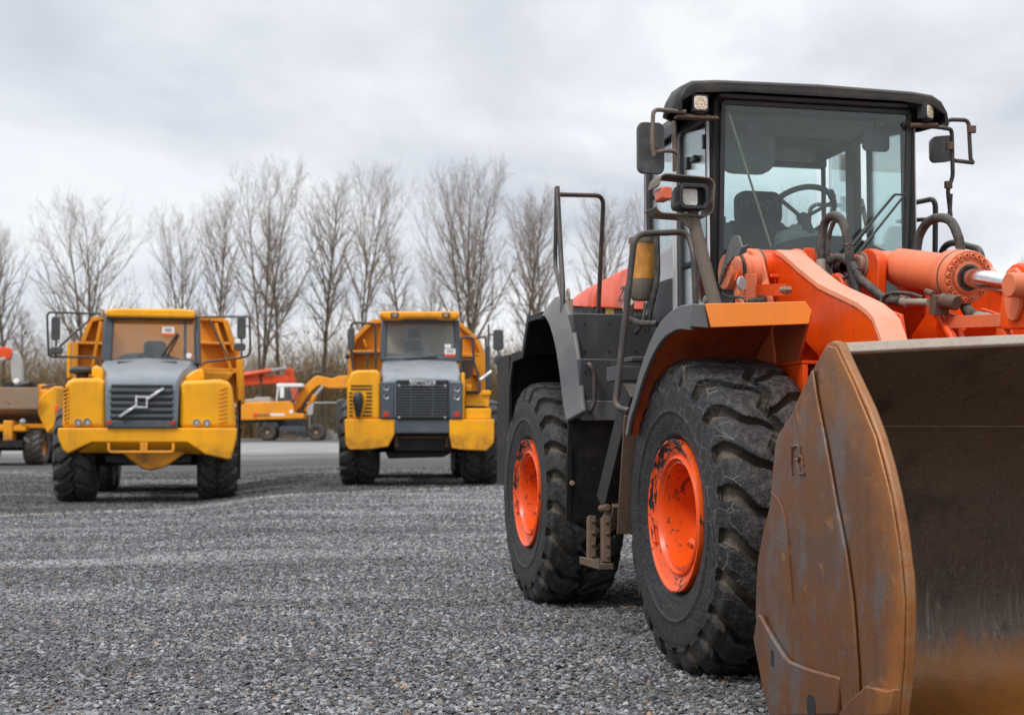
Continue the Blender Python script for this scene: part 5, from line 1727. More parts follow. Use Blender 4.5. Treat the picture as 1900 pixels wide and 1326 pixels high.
    for x in (439, 755):
        m = c.rect(x - 24, 132, x + 24, 164, YC - .38, YC - .2)
        m.build('roof_lamp', M['black'], rf, .01)
        c.rect(x - 15, 138, x + 15, 158, YC - .39, YC - .37).build('lamp_lens', M['tan'], cab, .004)
    MB().plate([c(384, 186, YC + .06), c(812, 188, YC + .06), c(818, 416, YC - .03), c(378, 412, YC - .03)], (0, .01, 0)).build('windshield', M['truckglass'], cab, 0)
    m = c.poly([(512, 290), (520, 240), (535, 232), (590, 234), (602, 290)], YC + 1.0, YC + 1.12)
    c.poly([(495, 380), (505, 310), (530, 300), (590, 302), (615, 320), (625, 380)], YC + .95, YC + 1.15, m)
    m.build('seat', M['seat'], cab, .04)
    c.poly([(380, 418), (390, 380), (530, 392), (560, 365), (610, 368), (640, 392), (810, 380), (815, 420)], YC + .1, YC + .5).build('dashboard', M['interior_lt'], cab, .04)
    c.rect(385, 190, 810, 425, YC + 1.55, YC + 1.58).build('back_wall', M['cabwall'], cab, 0)
    s = c.rect(746, 354, 812, 386, YC - .06, YC - .05).build('sticker', M['white'], cab, 0)
    c.rect(746, 386, 812, 402, YC - .06, YC - .05).build('red_band', M['stickerred'], cab, 0)
    m = MB()
    for y in (362, 372): c.rect(760, y, 800, y + 4, YC - .064, YC - .058, m)
    m.build('print_line', M['ink'], cab, 0)
    c.rect(746, 326, 784, 348, YC - .05, YC - .04).build('sticker', M['white'], cab, 0)
    c.tube([(500, 418, YC - .1), (700, 404, YC - .06)], .022, fl=0).build('wiper', M['black'], cab, 0)
    # dump body
    YB = 2.9
    hb = [(166, 640), (168, 380), (190, 300), (298, 190), (356, 186), (836, 200), (905, 268), (944, 300), (974, 380), (978, 640), (930, 700), (220, 700)]
    body = c.poly(hb, YB + .35, YB + .45).build('dump_body', M['bodyyellow'], P, .02)
    for a, b, w in (((168, 640), (170, 380), .12), ((170, 380), (192, 300), .10), ((192, 300), (298, 190), .10), ((298, 190), (360, 188), .10), ((836, 202), (906, 268), .10), ((906, 268), (944, 300), .10), ((944, 300), (974, 380), .12), ((974, 380), (976, 640), .14), ((180, 375), (350, 372), .07), ((840, 395), (970, 400), .09), ((265, 350), (250, 300), .05), ((940, 385), (940, 520), .14)):
        MB().bar(c(*a, YB + .2), c(*b, YB + .2), w, .34, (0, 1, 0)).build('body_rib', M['bodyyellow'], body, .015)
    m = MB()
    A_, B_ = c(170, 340, YB + .4), c(974, 380, YB + .4)
    for x in (A_.x + .04, B_.x - .04):
        m.plate([V((x - .04, YB + .45, 1.55)), V((x - .04, YB + .45, A_.z)), V((x - .04, 7.9, A_.z - .15)), V((x - .04, 8.6, 1.9)), V((x - .04, 7.6, 1.5))], (.08, 0, 0))
    m.box(A_.x + .08, B_.x - .08, YB + .45, 7.9, 1.42, 1.55)
    build_each(m, 'body_side', M['bodyyellow'], body, bevel=.02)
    m = c.rect(850, 430, 920, 520, .9, 1.5)
    m.cyl(c(880, 500, .8), c(880, 500, .8) + V((0, .3, 0)), .14, 14)
    m.build('engine_equipment', M['rustbrown'], P, .03)


M['cabwall'] = plain('beige_cab_back_wall', (.42, .36, .25), .8, var=.15)
truck_a()
truck_b()


# ================================================================== SITE DUMPER AT THE LEFT EDGE
def site_dumper():
    fr = Frame(((4 - CX) / F * 50.0, 50.0, .09), R(2))
    P = thing('site_dumper', 'yellow site dumper with a broad muddy skip and small treaded wheels', 'site dumper', fr.m4)
    c = Px(fr, 0, 600, 4.421)
    rt = .66
    ty = tyre_mesh('dumper_tyre', rt, .30, .62, 15, .05, .8, M['tyre_mud'], 110, 4, flat=.65)
    rm = rim_mesh('dumper_rim', .30, -.24, M['amberyellow'], .2, 24)
    for x0, y in ((1.22, 0), (1.22, 2.35)):
        for s in (-1, 1):
            h = holder('wheel', P, (s * x0, y, .645), (0, 0, PI / 2 + .35 * 0 if s > 0 else -PI / 2))
            link('tyre', ty, h)
            link('rim', rm, h)
    # skip: open scoop with a worn front lip, yellow cheeks
    xs = c(322, 600, -.9).x
    zt, zl = c(330, 525, -.9).z, c(300, 700, -.9).z
    m = MB()
    m.plate([V((-xs, -.95, zt)), V((xs, -.95, zt)), V((xs - .08, -.75, zl)), V((-xs + .08, -.75, zl))], (0, .05, 0))
    m.plate([V((-xs + .08, -.75, zl)), V((xs - .08, -.75, zl)), V((xs - .2, 1.1, zl - .5)), V((-xs + .2, 1.1, zl - .5))], (0, 0, .05))
    sk = m.build('skip', M['rustyskip'], P, .02)
    for s in (-1, 1):
        pts = [(330, 600), (450, 508), (470, 525), (466, 580), (456, 800), (440, 850), (386, 902), (296, 708)]
        q = [c(*p, -.6) for p in pts]
        MB().plate([V((s * p.x, p.y, p.z)) for p in q], (0, 1.6, 0)).build('skip_side', M['yellow'], sk, .04)
        q = c(470, 690, -.62)
        MB().box(s * q.x - .05, s * q.x + .05, -.68, -.6, q.z - .16, q.z + .10).build('red_lamp', M['stickerred'], P, .02)
        q = c(462, 770, -.3)
        MB().box(s * q.x - .05, s * q.x + .05, -.35, .2, q.z - .3, q.z + .5).build('side_guard', M['truckgray'], P, .03)
    m = MB().box(-.85, .85, -.2, 3.2, .75, 1.15).cyl((-1, 0, .645), (1, 0, .645), .15, 12).cyl((-1, 2.35, .645), (1, 2.35, .645), .15, 12)
    m.box(-1.0, 1.0, -.85, -.55, .62, .86)
    m.build('chassis', M['dark'], P, .03)
    m = MB()
    for s in (-1, 1):
        m.box(s * .45 - .16, s * .45 + .16, -.75, -.2, .85, 1.55)
    m.box(-1.05, 1.05, -.7, -.3, 1.18, 1.38)
    m.build('front_beam', M['amberyellow'], P, .03)
    q = c(195, 805, -.6)
    for s in (-1, 1):
        MB().lathe([(0, -.05), (.10, -.03), (.11, .06)], (s * q.x, -.72, q.z), (0, 1, 0), 14).build('headlight', M['silver'], P, 0)
    m = MB().box(-1.15, 1.15, 1.5, 3.3, 1.2, zt + .02).box(.35, 1.1, 1.6, 2.2, zt, zt + .2)
    m.build('engine_cover', M['amberyellow'], P, .06)
    m = MB().box(-.4, .75, 1.3, 2.0, zt, zt + .27).cyl((.1, 1.2, zt + .1), (.6, 1.2, zt + .22), .14, 12)
    m.cyl((.9, 1.6, zt + .1), (1.45, 1.6, zt + .2), .05, 8)
    m.build('control_stand', M['black'], P, .04)
    m = MB().box(.08, .2, 1.1, 1.2, zt - .1, zt + .30)
    m.build('yellow_post', M['yellow'], P, .02)
    q = c(132, 472, 1.1)
    MB().lathe([(0, -.04), (.09, -.03), (.10, .03)], (q.x, 1.1, q.z), (0, 1, 0), 12).build('work_lamp', M['white'], P, 0)


# ================================================================== EXCAVATORS
def wheeled_excavator():
    fr = Frame(((530 - CX) / F * 89, 89, .80), R(4))
    P = thing('wheeled_excavator', 'yellow wheeled excavator with white cab roof and bent boom', 'excavator', fr.m4)
    c = Px(fr, 430, 640, 6.028)
    ty = tyre_mesh('excavator_tyre', .53, .25, .40, 16, .03, .6, M['tyre_mud'], 90, 6, flat=.52)
    rm = rim_mesh('excavator_rim', .25, -.18, M['rustbrown'], .1, 24)
    for cx, cy in ((400, 985), (942, 972)):
        q = c(cx, cy, 0)
        for y, s in ((0, -1), (.42, -1), (1.75, 1), (2.15, 1)):
            h = holder('wheel', P, (q.x, y + .2, .515), (0, 0, 0 if s < 0 else PI))
            link('tyre', ty, h)
            link('rim', rm, h)
            MB().cyl((q.x * 0, -.20, 0), (q.x * 0, -.12, 0), .11, 14).build('hub', M['tan'], h, .01)
    m = c.rect(540, 900, 830, 955, .1, 2.2)
    c.rect(560, 985, 835, 1020, .3, 2.0, m)
    c.rect(330, 880, 520, 920, .1, 2.2, m)
    q = c(620, 870, 0)
    m.cyl((q.x, 1.2, q.z - .25), (q.x, 1.2, q.z + .15), .75, 24)
    m.build('undercarriage', M['truckgray'], P, .03)
    m = c.rect(570, 1010, 720, 1045, .0, .3)
    m.build('tool_box', M['rustbrown'], P, .02)
    up = c.poly([(-40, 650), (100, 640), (300, 636), (640, 625), (668, 640), (690, 690), (700, 760), (810, 765), (808, 822), (100, 842), (-40, 835), (-70, 760)], -.2, 2.4)
    body = up.build('upper_body', M['orangeyellow'], P, .06, seg=3)
    c.rect(-40, 836, 560, 860, .0, 2.2).build('slew_base', M['dark'], P, .02)
    m = c.poly([(140, 636), (150, 605), (250, 600), (260, 582), (430, 580), (446, 636)], .1, 2.0)
    m.build('engine_hood', M['palegray'], P, .04)
    text_part('maker_lettering', 'LIEBHERR', M['ink'], body, axes(c(350, 786, -.21), (1, 0, .0), (0, 0, 1)), .26, .004)
    MB().lathe([(0, -.01), (.14, -.01), (.15, 0)], c(265, 785, -.205), (0, 1, 0), 20).build('round_logo', M['redorange'], body, 0)
    c.rect(430, 765, 592, 792, -.22, -.19).build('white_stripe', M['white'], body, 0)
    MB().lathe([(0, -.02), (.12, -.02), (.13, 0)], c(665, 745, -.205), (0, 1, 0), 20).build('round_sticker', M['white'], body, 0)
    # cab
    m = c.rect(500, 430, 800, 468, -.1, 1.1)
    roof = c.poly([(500, 436), (520, 428), (790, 430), (800, 440), (800, 466), (500, 470)], -.15, 1.1).build('cab', M['white'], P, .04)
    m = MB()
    for a, b in (((562, 470), (562, 590)), ((520, 470), (500, 625))):
        for y in (-.1, 1.05): m.bar(c(*a, y), c(*b, y), .26 if a[0] == 562 else .09, .08, (0, 1, 0))
    build_each(m, 'cab_post', M['white'], roof, bevel=.02)
    m = MB()
    for a, b in (((760, 468), (690, 640)), ((640, 468), (640, 630))):
        for y in (-.1, 1.05): m.bar(c(*a, y), c(*b, y), .08, .08, (0, 1, 0))
    c.rect(500, 610, 690, 640, -.1, 1.1, m)
    c.poly([(600, 600), (610, 520), (660, 520), (665, 600)], .3, .7, m)
    m.build('cab_frame', M['interior'], roof, .02)
    MB().plate([c(590, 470, -.08), c(756, 470, -.08), c(690, 626, -.08), (c(590, 626, -.08))], (0, .02, 0)).build('cab_window', M['glass'], roof, 0)
    # boom, arm out to the right, cylinders
    m = c.poly([(695, 690), (730, 610), (775, 520), (850, 420), (915, 358), (960, 342), (1030, 352), (1120, 372), (1200, 345), (1290, 338), (1400, 350), (1400, 470), (1290, 478), (1200, 485), (1080, 482), (975, 448), (905, 500), (840, 580), (770, 690), (740, 720)], .9, 1.4)
    bm_ = m.build('boom', M['orangeyellow'], P, .05)
    c.tube([(870, 400, 1.6), (900, 330, 1.6), (960, 310, 1.6), (1100, 350, 1.6), (1240, 340, 1.6)], .09, fl=.3).build('hydraulic_hose', M['black'], bm_, 0)
    c.tube([(1020, 462, .7), (935, 560, .7)], .10, fl=0).build('cylinder_rod', M['palegray'], bm_, 0)
    c.tube([(935, 558, .7), (830, 740, .7)], .15, fl=0).build('boom_cylinder', M['orangeyellow'], bm_, 0)
    c.poly([(780, 590), (850, 600), (800, 760), (720, 760)], 1.0, 1.3).build('boom_foot', M['rustbrown'], bm_, .03)
    c.poly([(1330, 330), (1460, 340), (1480, 420), (1500, 900), (1440, 900), (1380, 500)], 1.0, 1.35).build('stick', M['orangeyellow'], P, .04)
    c.poly([(1420, 890), (1520, 880), (1560, 1000), (1480, 1055), (1400, 1000)], .7, 1.7).build('bucket', M['dark'], P, .04)
    c.poly([(838, 782), (850, 690), (905, 640), (916, 660), (905, 780)], .0, .3).build('step_guard', M['palegray'], P, .02)


def orange_excavator():
    fr = Frame(((540 - CX) / F * 98, 98, .92), R(0))
    P = thing('crawler_excavator', 'orange excavator arm folded behind the yellow wheeled excavator', 'excavator', fr.m4)
    c = Px(fr, 430, 640, 6.028)
    m = c.poly([(-360, 420), (-200, 330), (100, 345), (350, 340), (590, 335), (650, 372), (650, 425), (110, 458), (-180, 470), (-330, 560)], .0, .5)
    m.build('boom', M['redorange'], P, .06)
    m = c.poly([(598, 280), (622, 256), (650, 250), (682, 274), (694, 320), (722, 430), (760, 560), (770, 700), (700, 700), (660, 540), (630, 425), (588, 385)], .1, .45)
    m.build('stick', M['redorange'], P, .05)
    c.tube([(110, 338, -.15), (445, 284, -.15)], .17, fl=0).build('arm_cylinder', M['redorange'], P, 0)
    c.tube([(445, 284, -.15), (612, 256, -.15)], .11, fl=0).build('cylinder_rod', M['palegray'], P, 0)
    m = c.rect(-900, 560, -230, 800, -1.2, 1.6)
    b = m.build('upper_body', M['redorange'], P, .08)
    m = c.rect(-500, 400, -330, 640, -1.1, .0)
    m.build('cab', M['interior'], P, .06)
    m = MB()
    for y in (-1.3, 1.1):
        q0, q1 = c(-850, 950, 0), c(-250, 950, 0)
        m.box(q0.x, q1.x, y, y + .5, .0, .75)
    build_each(m, 'track', M['dark'], P, bevel=.15)
    c.poly([(690, 690), (790, 700), (800, 860), (740, 930), (660, 860)], -.2, .8).build('bucket', M['dark'], P, .05)


def far_left_excavator():
    fr = Frame(((20 - CX) / F * 72, 72, .50), R(0))
    P = thing('crawler_excavator', 'excavator with orange boom tip and pale grey arm rising behind the site dumper', 'excavator', fr.m4)
    c = Px(fr, 0, 600, 4.421)
    c.poly([(-420, 360), (-200, 200), (-20, 195), (35, 190), (80, 200), (97, 235), (92, 270), (60, 305), (20, 290), (-20, 265), (-180, 290), (-360, 480)], .0, .45).build('boom', M['redorange'], P, .05)
    c.poly([(75, 240), (110, 222), (150, 250), (175, 300), (182, 360), (180, 640), (120, 640), (88, 420)], .08, .38).build('stick', M['palegray'], P, .05)
    c.tube([(-120, 330, -.1), (45, 288, -.1)], .09, fl=0).build('cylinder_rod', M['palegray'], P, 0)
    c.poly([(110, 640), (190, 640), (215, 800), (120, 860), (60, 780)], -.4, .9).build('bucket', M['dark'], P, .05)
    m = c.rect(-700, 400, -250, 700, -1.2, 1.6)
    m.build('upper_body', M['redorange'], P, .08)
    m = MB()
    for y in (-1.3, 1.1):
        q0, q1 = c(-680, 950, 0), c(-250, 950, 0)
        m.box(q0.x, q1.x, y, y + .5, .0, .9)
    build_each(m, 'track', M['dark'], P, bevel=.15)


site_dumper()
wheeled_excavator()
orange_excavator()
far_left_excavator()


# ================================================================== GROUND
def smooth(a, b, x):
    t = max(0, min(1, (x - a) / (b - a)))
    return t * t * (3 - 2 * t)


def interp(tab, y):
    if y <= tab[0][0]: return tab[0][1]
    for (a, za), (b, zb) in zip(tab[:-1], tab[1:]):
        if y <= b:
            t = (y - a) / (b - a)
            return za + (zb - za) * t
    return tab[-1][1]


TA = [(0, 0), (7, 0), (13, -.045), (20, -.105), (26, -.15), (36, -.152), (44, -.02), (50, .09), (54, .12), (72, .50), (89, .80), (98, .92), (112, 1.05), (300, 1.3)]
TB = [(0, 0), (7, 0), (10, -.008), (16, .006), (24, .035), (29, .062), (38, .068), (50, .16), (72, .50), (89, .80), (98, .92), (112, 1.05), (300, 1.3)]


def zground(x, y):
    k = smooth(-6.2, -4.2, x + (y - 28) * .13)
    return (interp(TA, y - .5) * .25 + interp(TA, y) * .5 + interp(TA, y + .5) * .25) * (1 - k) + interp(TB, y) * k


def axis_steps(a, b, fn):
    out = [a]
    while out[-1] < b: out.append(out[-1] + fn(out[-1]))
    return out


def ground_material():
    t = NT('dark_gravel_yard')
    co = t.co
    x, y, z = t.xyz()
    c1 = t.vor(62, None, 'F1', 'Color')
    c2 = t.vor(27, None, 'F1', 'Color')
    s = t.n('ShaderNodeSeparateColor', {0: c1}).outputs
    s2 = t.n('ShaderNodeSeparateColor', {0: c2}).outputs
    v = t.mth('ADD', t.mth('MULTIPLY', s[0], .5), t.mth('ADD', t.mth('MULTIPLY', s2[0], .25), t.mth('MULTIPLY', t.noise(5.5, 8, .75), .55)))
    c = t.mix(t.rng(v, .30, .95), (.020, .021, .023), (.20, .20, .205))
    c = t.mix(t.mth('MULTIPLY', t.rng(s[1], .90, .94), .7), c, (.30, .20, .12))
    # broad lighter wheel tracks and damp dark patches that run across the yard
    band = t.noise(1.0, 5, .6, t.map((.05, .33, 1), rot=(0, 0, -.10)))
    c = t.mix(t.rng(band, .48, .60, 0, .6), c, (.27, .27, .27))
    c = t.mix(t.rng(t.noise(1.0, 4, .6, t.map((.09, .5, 1), rot=(0, 0, -.06), loc=(7, 3, 0))), .50, .62, 0, .6), c, (.06, .06, .063))
    # paler compacted strip in front of the far fence
    far = t.mth('MULTIPLY', t.rng(y, 60, 66), t.rng(y, 86, 80))
    c = t.mix(t.mth('MULTIPLY', far, t.rng(t.noise(.6, 5), .3, .6, .5, .9)), c, (.33, .325, .32))
    c = t.mix(t.rng(y, 94, 100), c, t.mix(t.rng(t.noise(2.5, 6), .35, .65), (.07, .06, .03), (.17, .12, .07)))
    # beyond a pale seam the yard turns darker
    d = t.mth('SUBTRACT', t.mth('SUBTRACT', y, 29.6), t.mth('MULTIPLY', x, .96))
    d = t.mth('ADD', d, t.mth('MULTIPLY', t.mth('SUBTRACT', t.noise(.35, 3), .5), .9))
    c = t.mix(t.mth('MULTIPLY', t.mth('MULTIPLY', t.rng(d, -.2, 1.2), t.rng(y, 62, 50)), .62), c, (.030, .030, .032))
    c = t.mix(t.mth('MULTIPLY', t.rng(t.mth('ABSOLUTE', d), .14, .05), .75), c, (.42, .37, .30))
    h = t.vor(62)
    h2 = t.vor(27)
    b = t.bump(t.mth('ADD', t.mth('MULTIPLY', h, -1.0), t.mth('MULTIPLY', h2, -1.2)), .8, .02)
    return t.pbr(col=c, rough=.85, spec=.35, nrm=b)


def build_ground():
    ys = axis_steps(-12, 420, lambda y: .35 if 0 < y < 14 else (.9 if y < 60 else (3 if y < 130 else 25)))
    xs = axis_steps(-260, 260, lambda x: .45 if -9 < x < 6 else (1.6 if -30 < x < 30 else 14))
    vs = []
    for y in ys:
        for x in xs:
            n = mnoise.noise(V((x * .5, y * .35, 0))) * .012 + mnoise.noise(V((x * .12, y * .1, 4))) * .025 * smooth(14, 22, y)
            vs.append((x, y, zground(x, y) + n * (1 if y < 60 else .5)))
    w = len(xs)
    fs = [(j * w + i, j * w + i + 1, (j + 1) * w + i + 1, (j + 1) * w + i) for j in range(len(ys) - 1) for i in range(w - 1)]
    me = bpy.data.meshes.new('ground')
    me.from_pydata(vs, [], fs)
    me.polygons.foreach_set('use_smooth', [True] * len(fs))
    me.materials.append(ground_material())
    o = link('ground', me)
    tag(o, 'dark grey crushed stone yard', kind='structure')


def stone_mesh(seed):
    rnd = random.Random(seed)
    bm = bmesh.new()
    n = 11
    for i in range(n):
        v = V((rnd.gauss(0, 1), rnd.gauss(0, 1), rnd.gauss(0, 1))).normalized()
        v *= rnd.uniform(.85, 1.1)
        bm.verts.new((v.x * rnd.uniform(.9, 1.15), v.y * .8, v.z * .55))
    bmesh.ops.convex_hull(bm, input=bm.verts)
    for v in [v for v in bm.verts if not v.link_faces]: bm.verts.remove(v)
    bmesh.ops.bevel(bm, geom=list(bm.edges), offset=.06, segments=1, affect='EDGES', clamp_overlap=True)
    me = bpy.data.meshes.new('stone')
    bm.to_mesh(me)
    bm.free()
    return me


def build_gravel():
    t = NT('crushed_stone')
    oi = t.n('ShaderNodeObjectInfo').outputs
    r = oi['Random']
    ramp = t.n('ShaderNodeValToRGB', {0: r})
    el = ramp.color_ramp.elements
    el[0].position, el[0].color = 0, (.022, .023, .025, 1)
    el[1].position, el[1].color = 1, (.42, .40, .38, 1)
    for p, cc in ((.25, (.068, .071, .077)), (.52, (.132, .138, .147)), (.78, (.225, .233, .246)), (.945, (.36, .366, .378)), (.952, (.16, .12, .085)), (.972, (.22, .165, .12)), (.980, (.38, .20, .09)), (.986, (.20, .19, .185))):
        e = el.new(p)
        e.color = (*cc, 1)
    g = t.n('ShaderNodeNewGeometry').outputs['Position']
    band = t.noise(1.0, 4, .6, t.map((.25, .75, 1), g, rot=(0, 0, -.42)))
    c = t.mix(t.rng(band, .40, .60, .50, .0), ramp.outputs[0], (.03, .03, .032), 'MIX')
    gx, gy, gz = t.xyz(g)
    d = t.mth('SUBTRACT', t.mth('SUBTRACT', gy, 29.6), t.mth('MULTIPLY', gx, .96))
    d = t.mth('ADD', d, t.mth('MULTIPLY', t.mth('SUBTRACT', t.noise(.35, 3, .55, g), .5), .9))
    c = t.mix(t.mth('MULTIPLY', t.rng(d, -.2, 1.2), .66), c, (.025, .025, .027))
    c = t.mix(t.mth('MULTIPLY', t.rng(t.mth('ABSOLUTE', d), .16, .06), .8), c, (.44, .39, .32))
    lt = t.noise(1.0, 4, .6, t.map((.16, .6, 1), g, rot=(0, 0, -.35), loc=(5, 2, 0)))
    c = t.mix(t.rng(lt, .52, .66, 0, .45), c, (.34, .34, .345))
    sp = t.noise(160, 4, .6)
    c = t.mix(t.rng(sp, .5, .75, 0, .35), c, (.36, .36, .36))
    mat = t.pbr(col=c, rough=.75, spec=.4, nrm=t.bump(t.noise(90, 4), .3, .002))
    stones = bpy.data.collections.new('stone_kinds')
    for i in range(10):
        me = stone_mesh(40 + i)
        me.materials.append(mat)
        stones.objects.link(bpy.data.objects.new('stone', me))
    # the sheet the stones lie on: what the lens sees of the near ground
    vs, fs, den = [], [], []
    ys = axis_steps(4.6, 44, lambda y: .25 + .02 * y)
    cols = 48
    for y in ys:
        half = y * .47 + 1.6
        for k in range(cols + 1):
            x = -half + 2 * half * k / cols
            n = mnoise.noise(V((x * .5, y * .35, 0))) * .012 + mnoise.noise(V((x * .12, y * .1, 4))) * .025 * smooth(14, 22, y)
            vs.append((x, y, zground(x, y) + n + .003))
            den.append(max(.02, min(1, (8.5 / max(y, 8.5)) ** 1.75)))
    w = cols + 1
    fs = [(j * w + i, j * w + i + 1, (j + 1) * w + i + 1, (j + 1) * w + i) for j in range(len(ys) - 1) for i in range(cols)]
    me = bpy.data.meshes.new('gravel')
    me.from_pydata(vs, [], fs)
    a = me.attributes.new('density', 'FLOAT', 'POINT')
    a.data.foreach_set('value', den)
    me.materials.append(mat)
    o = link('gravel', me)
    tag(o, 'loose grey crushed stones covering the yard', kind='stuff')
    ng = bpy.data.node_groups.new('scatter_stones', 'GeometryNodeTree')
    ng.interface.new_socket('Geometry', in_out='INPUT', socket_type='NodeSocketGeometry')
    ng.interface.new_socket('Geometry', in_out='OUTPUT', socket_type='NodeSocketGeometry')
    N = ng.nodes.new
    gi, go = N('NodeGroupInput'), N('NodeGroupOutput')
    dp, ip, ci, at = N('GeometryNodeDistributePointsOnFaces'), N('GeometryNodeInstanceOnPoints'), N('GeometryNodeCollectionInfo'), N('GeometryNodeInputNamedAttribute')
    at.data_type = 'FLOAT'
    at.inputs[0].default_value = 'density'
    mu = N('ShaderNodeMath')
    mu.operation = 'MULTIPLY'
    mu.inputs[1].default_value = 2500
    ci.inputs['Collection'].default_value = stones
    ci.inputs['Separate Children'].default_value = True
    ci.inputs['Reset Children'].default_value = True
    ip.inputs['Pick Instance'].default_value = True
    rr, rs = N('FunctionNodeRandomValue'), N('FunctionNodeRandomValue')
    rr.data_type = 'FLOAT_VECTOR'
    rr.inputs[0].default_value = (-.5, -.5, 0)
    rr.inputs[1].default_value = (.5, .5, 6.283)
    rs.data_type = 'FLOAT'
    rs.inputs[2].default_value = .0
    rs.inputs[3].default_value = 1.0
    pw = N('ShaderNodeMath')
    pw.operation = 'POWER'
    pw.inputs[1].default_value = 2.2
    mr = N('ShaderNodeMapRange')
    mr.inputs[3].default_value = .0088
    mr.inputs[4].default_value = .0240
    K = ng.links.new
    K(gi.outputs[0], dp.inputs['Mesh'])
    K(at.outputs[0], mu.inputs[0])
    K(mu.outputs[0], dp.inputs['Density'])
    K(dp.outputs['Points'], ip.inputs['Points'])
    K(ci.outputs[0], ip.inputs['Instance'])
    K(rr.outputs[0], ip.inputs['Rotation'])
    K(rs.outputs[1], pw.inputs[0])
    K(pw.outputs[0], mr.inputs[0])
    po, sx, far = N('GeometryNodeInputPosition'), N('ShaderNodeSeparateXYZ'), N('ShaderNodeMapRange')
    far.inputs[1].default_value, far.inputs[2].default_value, far.inputs[3].default_value, far.inputs[4].default_value = 9, 40, 1.0, 2.6
    m2 = N('ShaderNodeMath')
    m2.operation = 'MULTIPLY'
    K(po.outputs[0], sx.inputs[0])
    K(sx.outputs[1], far.inputs[0])
    K(mr.outputs[0], m2.inputs[0])
    K(far.outputs[0], m2.inputs[1])
    K(m2.outputs[0], ip.inputs['Scale'])
    K(ip.outputs[0], go.inputs[0])
    md = o.modifiers.new('scatter', 'NODES')
    md.node_group = ng


build_ground()
build_gravel()


# ================================================================== TREES, UNDERGROWTH, FENCE
def bark(name, a, b):
    t = NT(name)
    return t.pbr(col=t.mix(t.rng(t.noise(6, 6, .6, t.map((1, 1, .25))), .35, .65), a, b), rough=.9, spec=.2)


M['trunk'] = bark('olive_grey_bark', (.052, .042, .026), (.115, .092, .062))
M['twig'] = bark('grey_brown_twigs', (.155, .118, .088), (.26, .205, .16))
M['brush'] = bark('dry_olive_brush', (.14, .095, .042), (.25, .175, .088))


def cone(m, p, q, r0, r1, n):
    a, b, d = basis(q - p)
    k = len(m.v)
    for c, r in ((p, r0), (q, r1)):
        for i in range(n):
            an = 2 * PI * i / n
            m.v.append(tuple(c + (a * math.cos(an) + b * math.sin(an)) * r))
    for i in range(n): m.f.append((k + i, k + (i + 1) % n, k + n + (i + 1) % n, k + n + i))
    m.mi += [0] * n


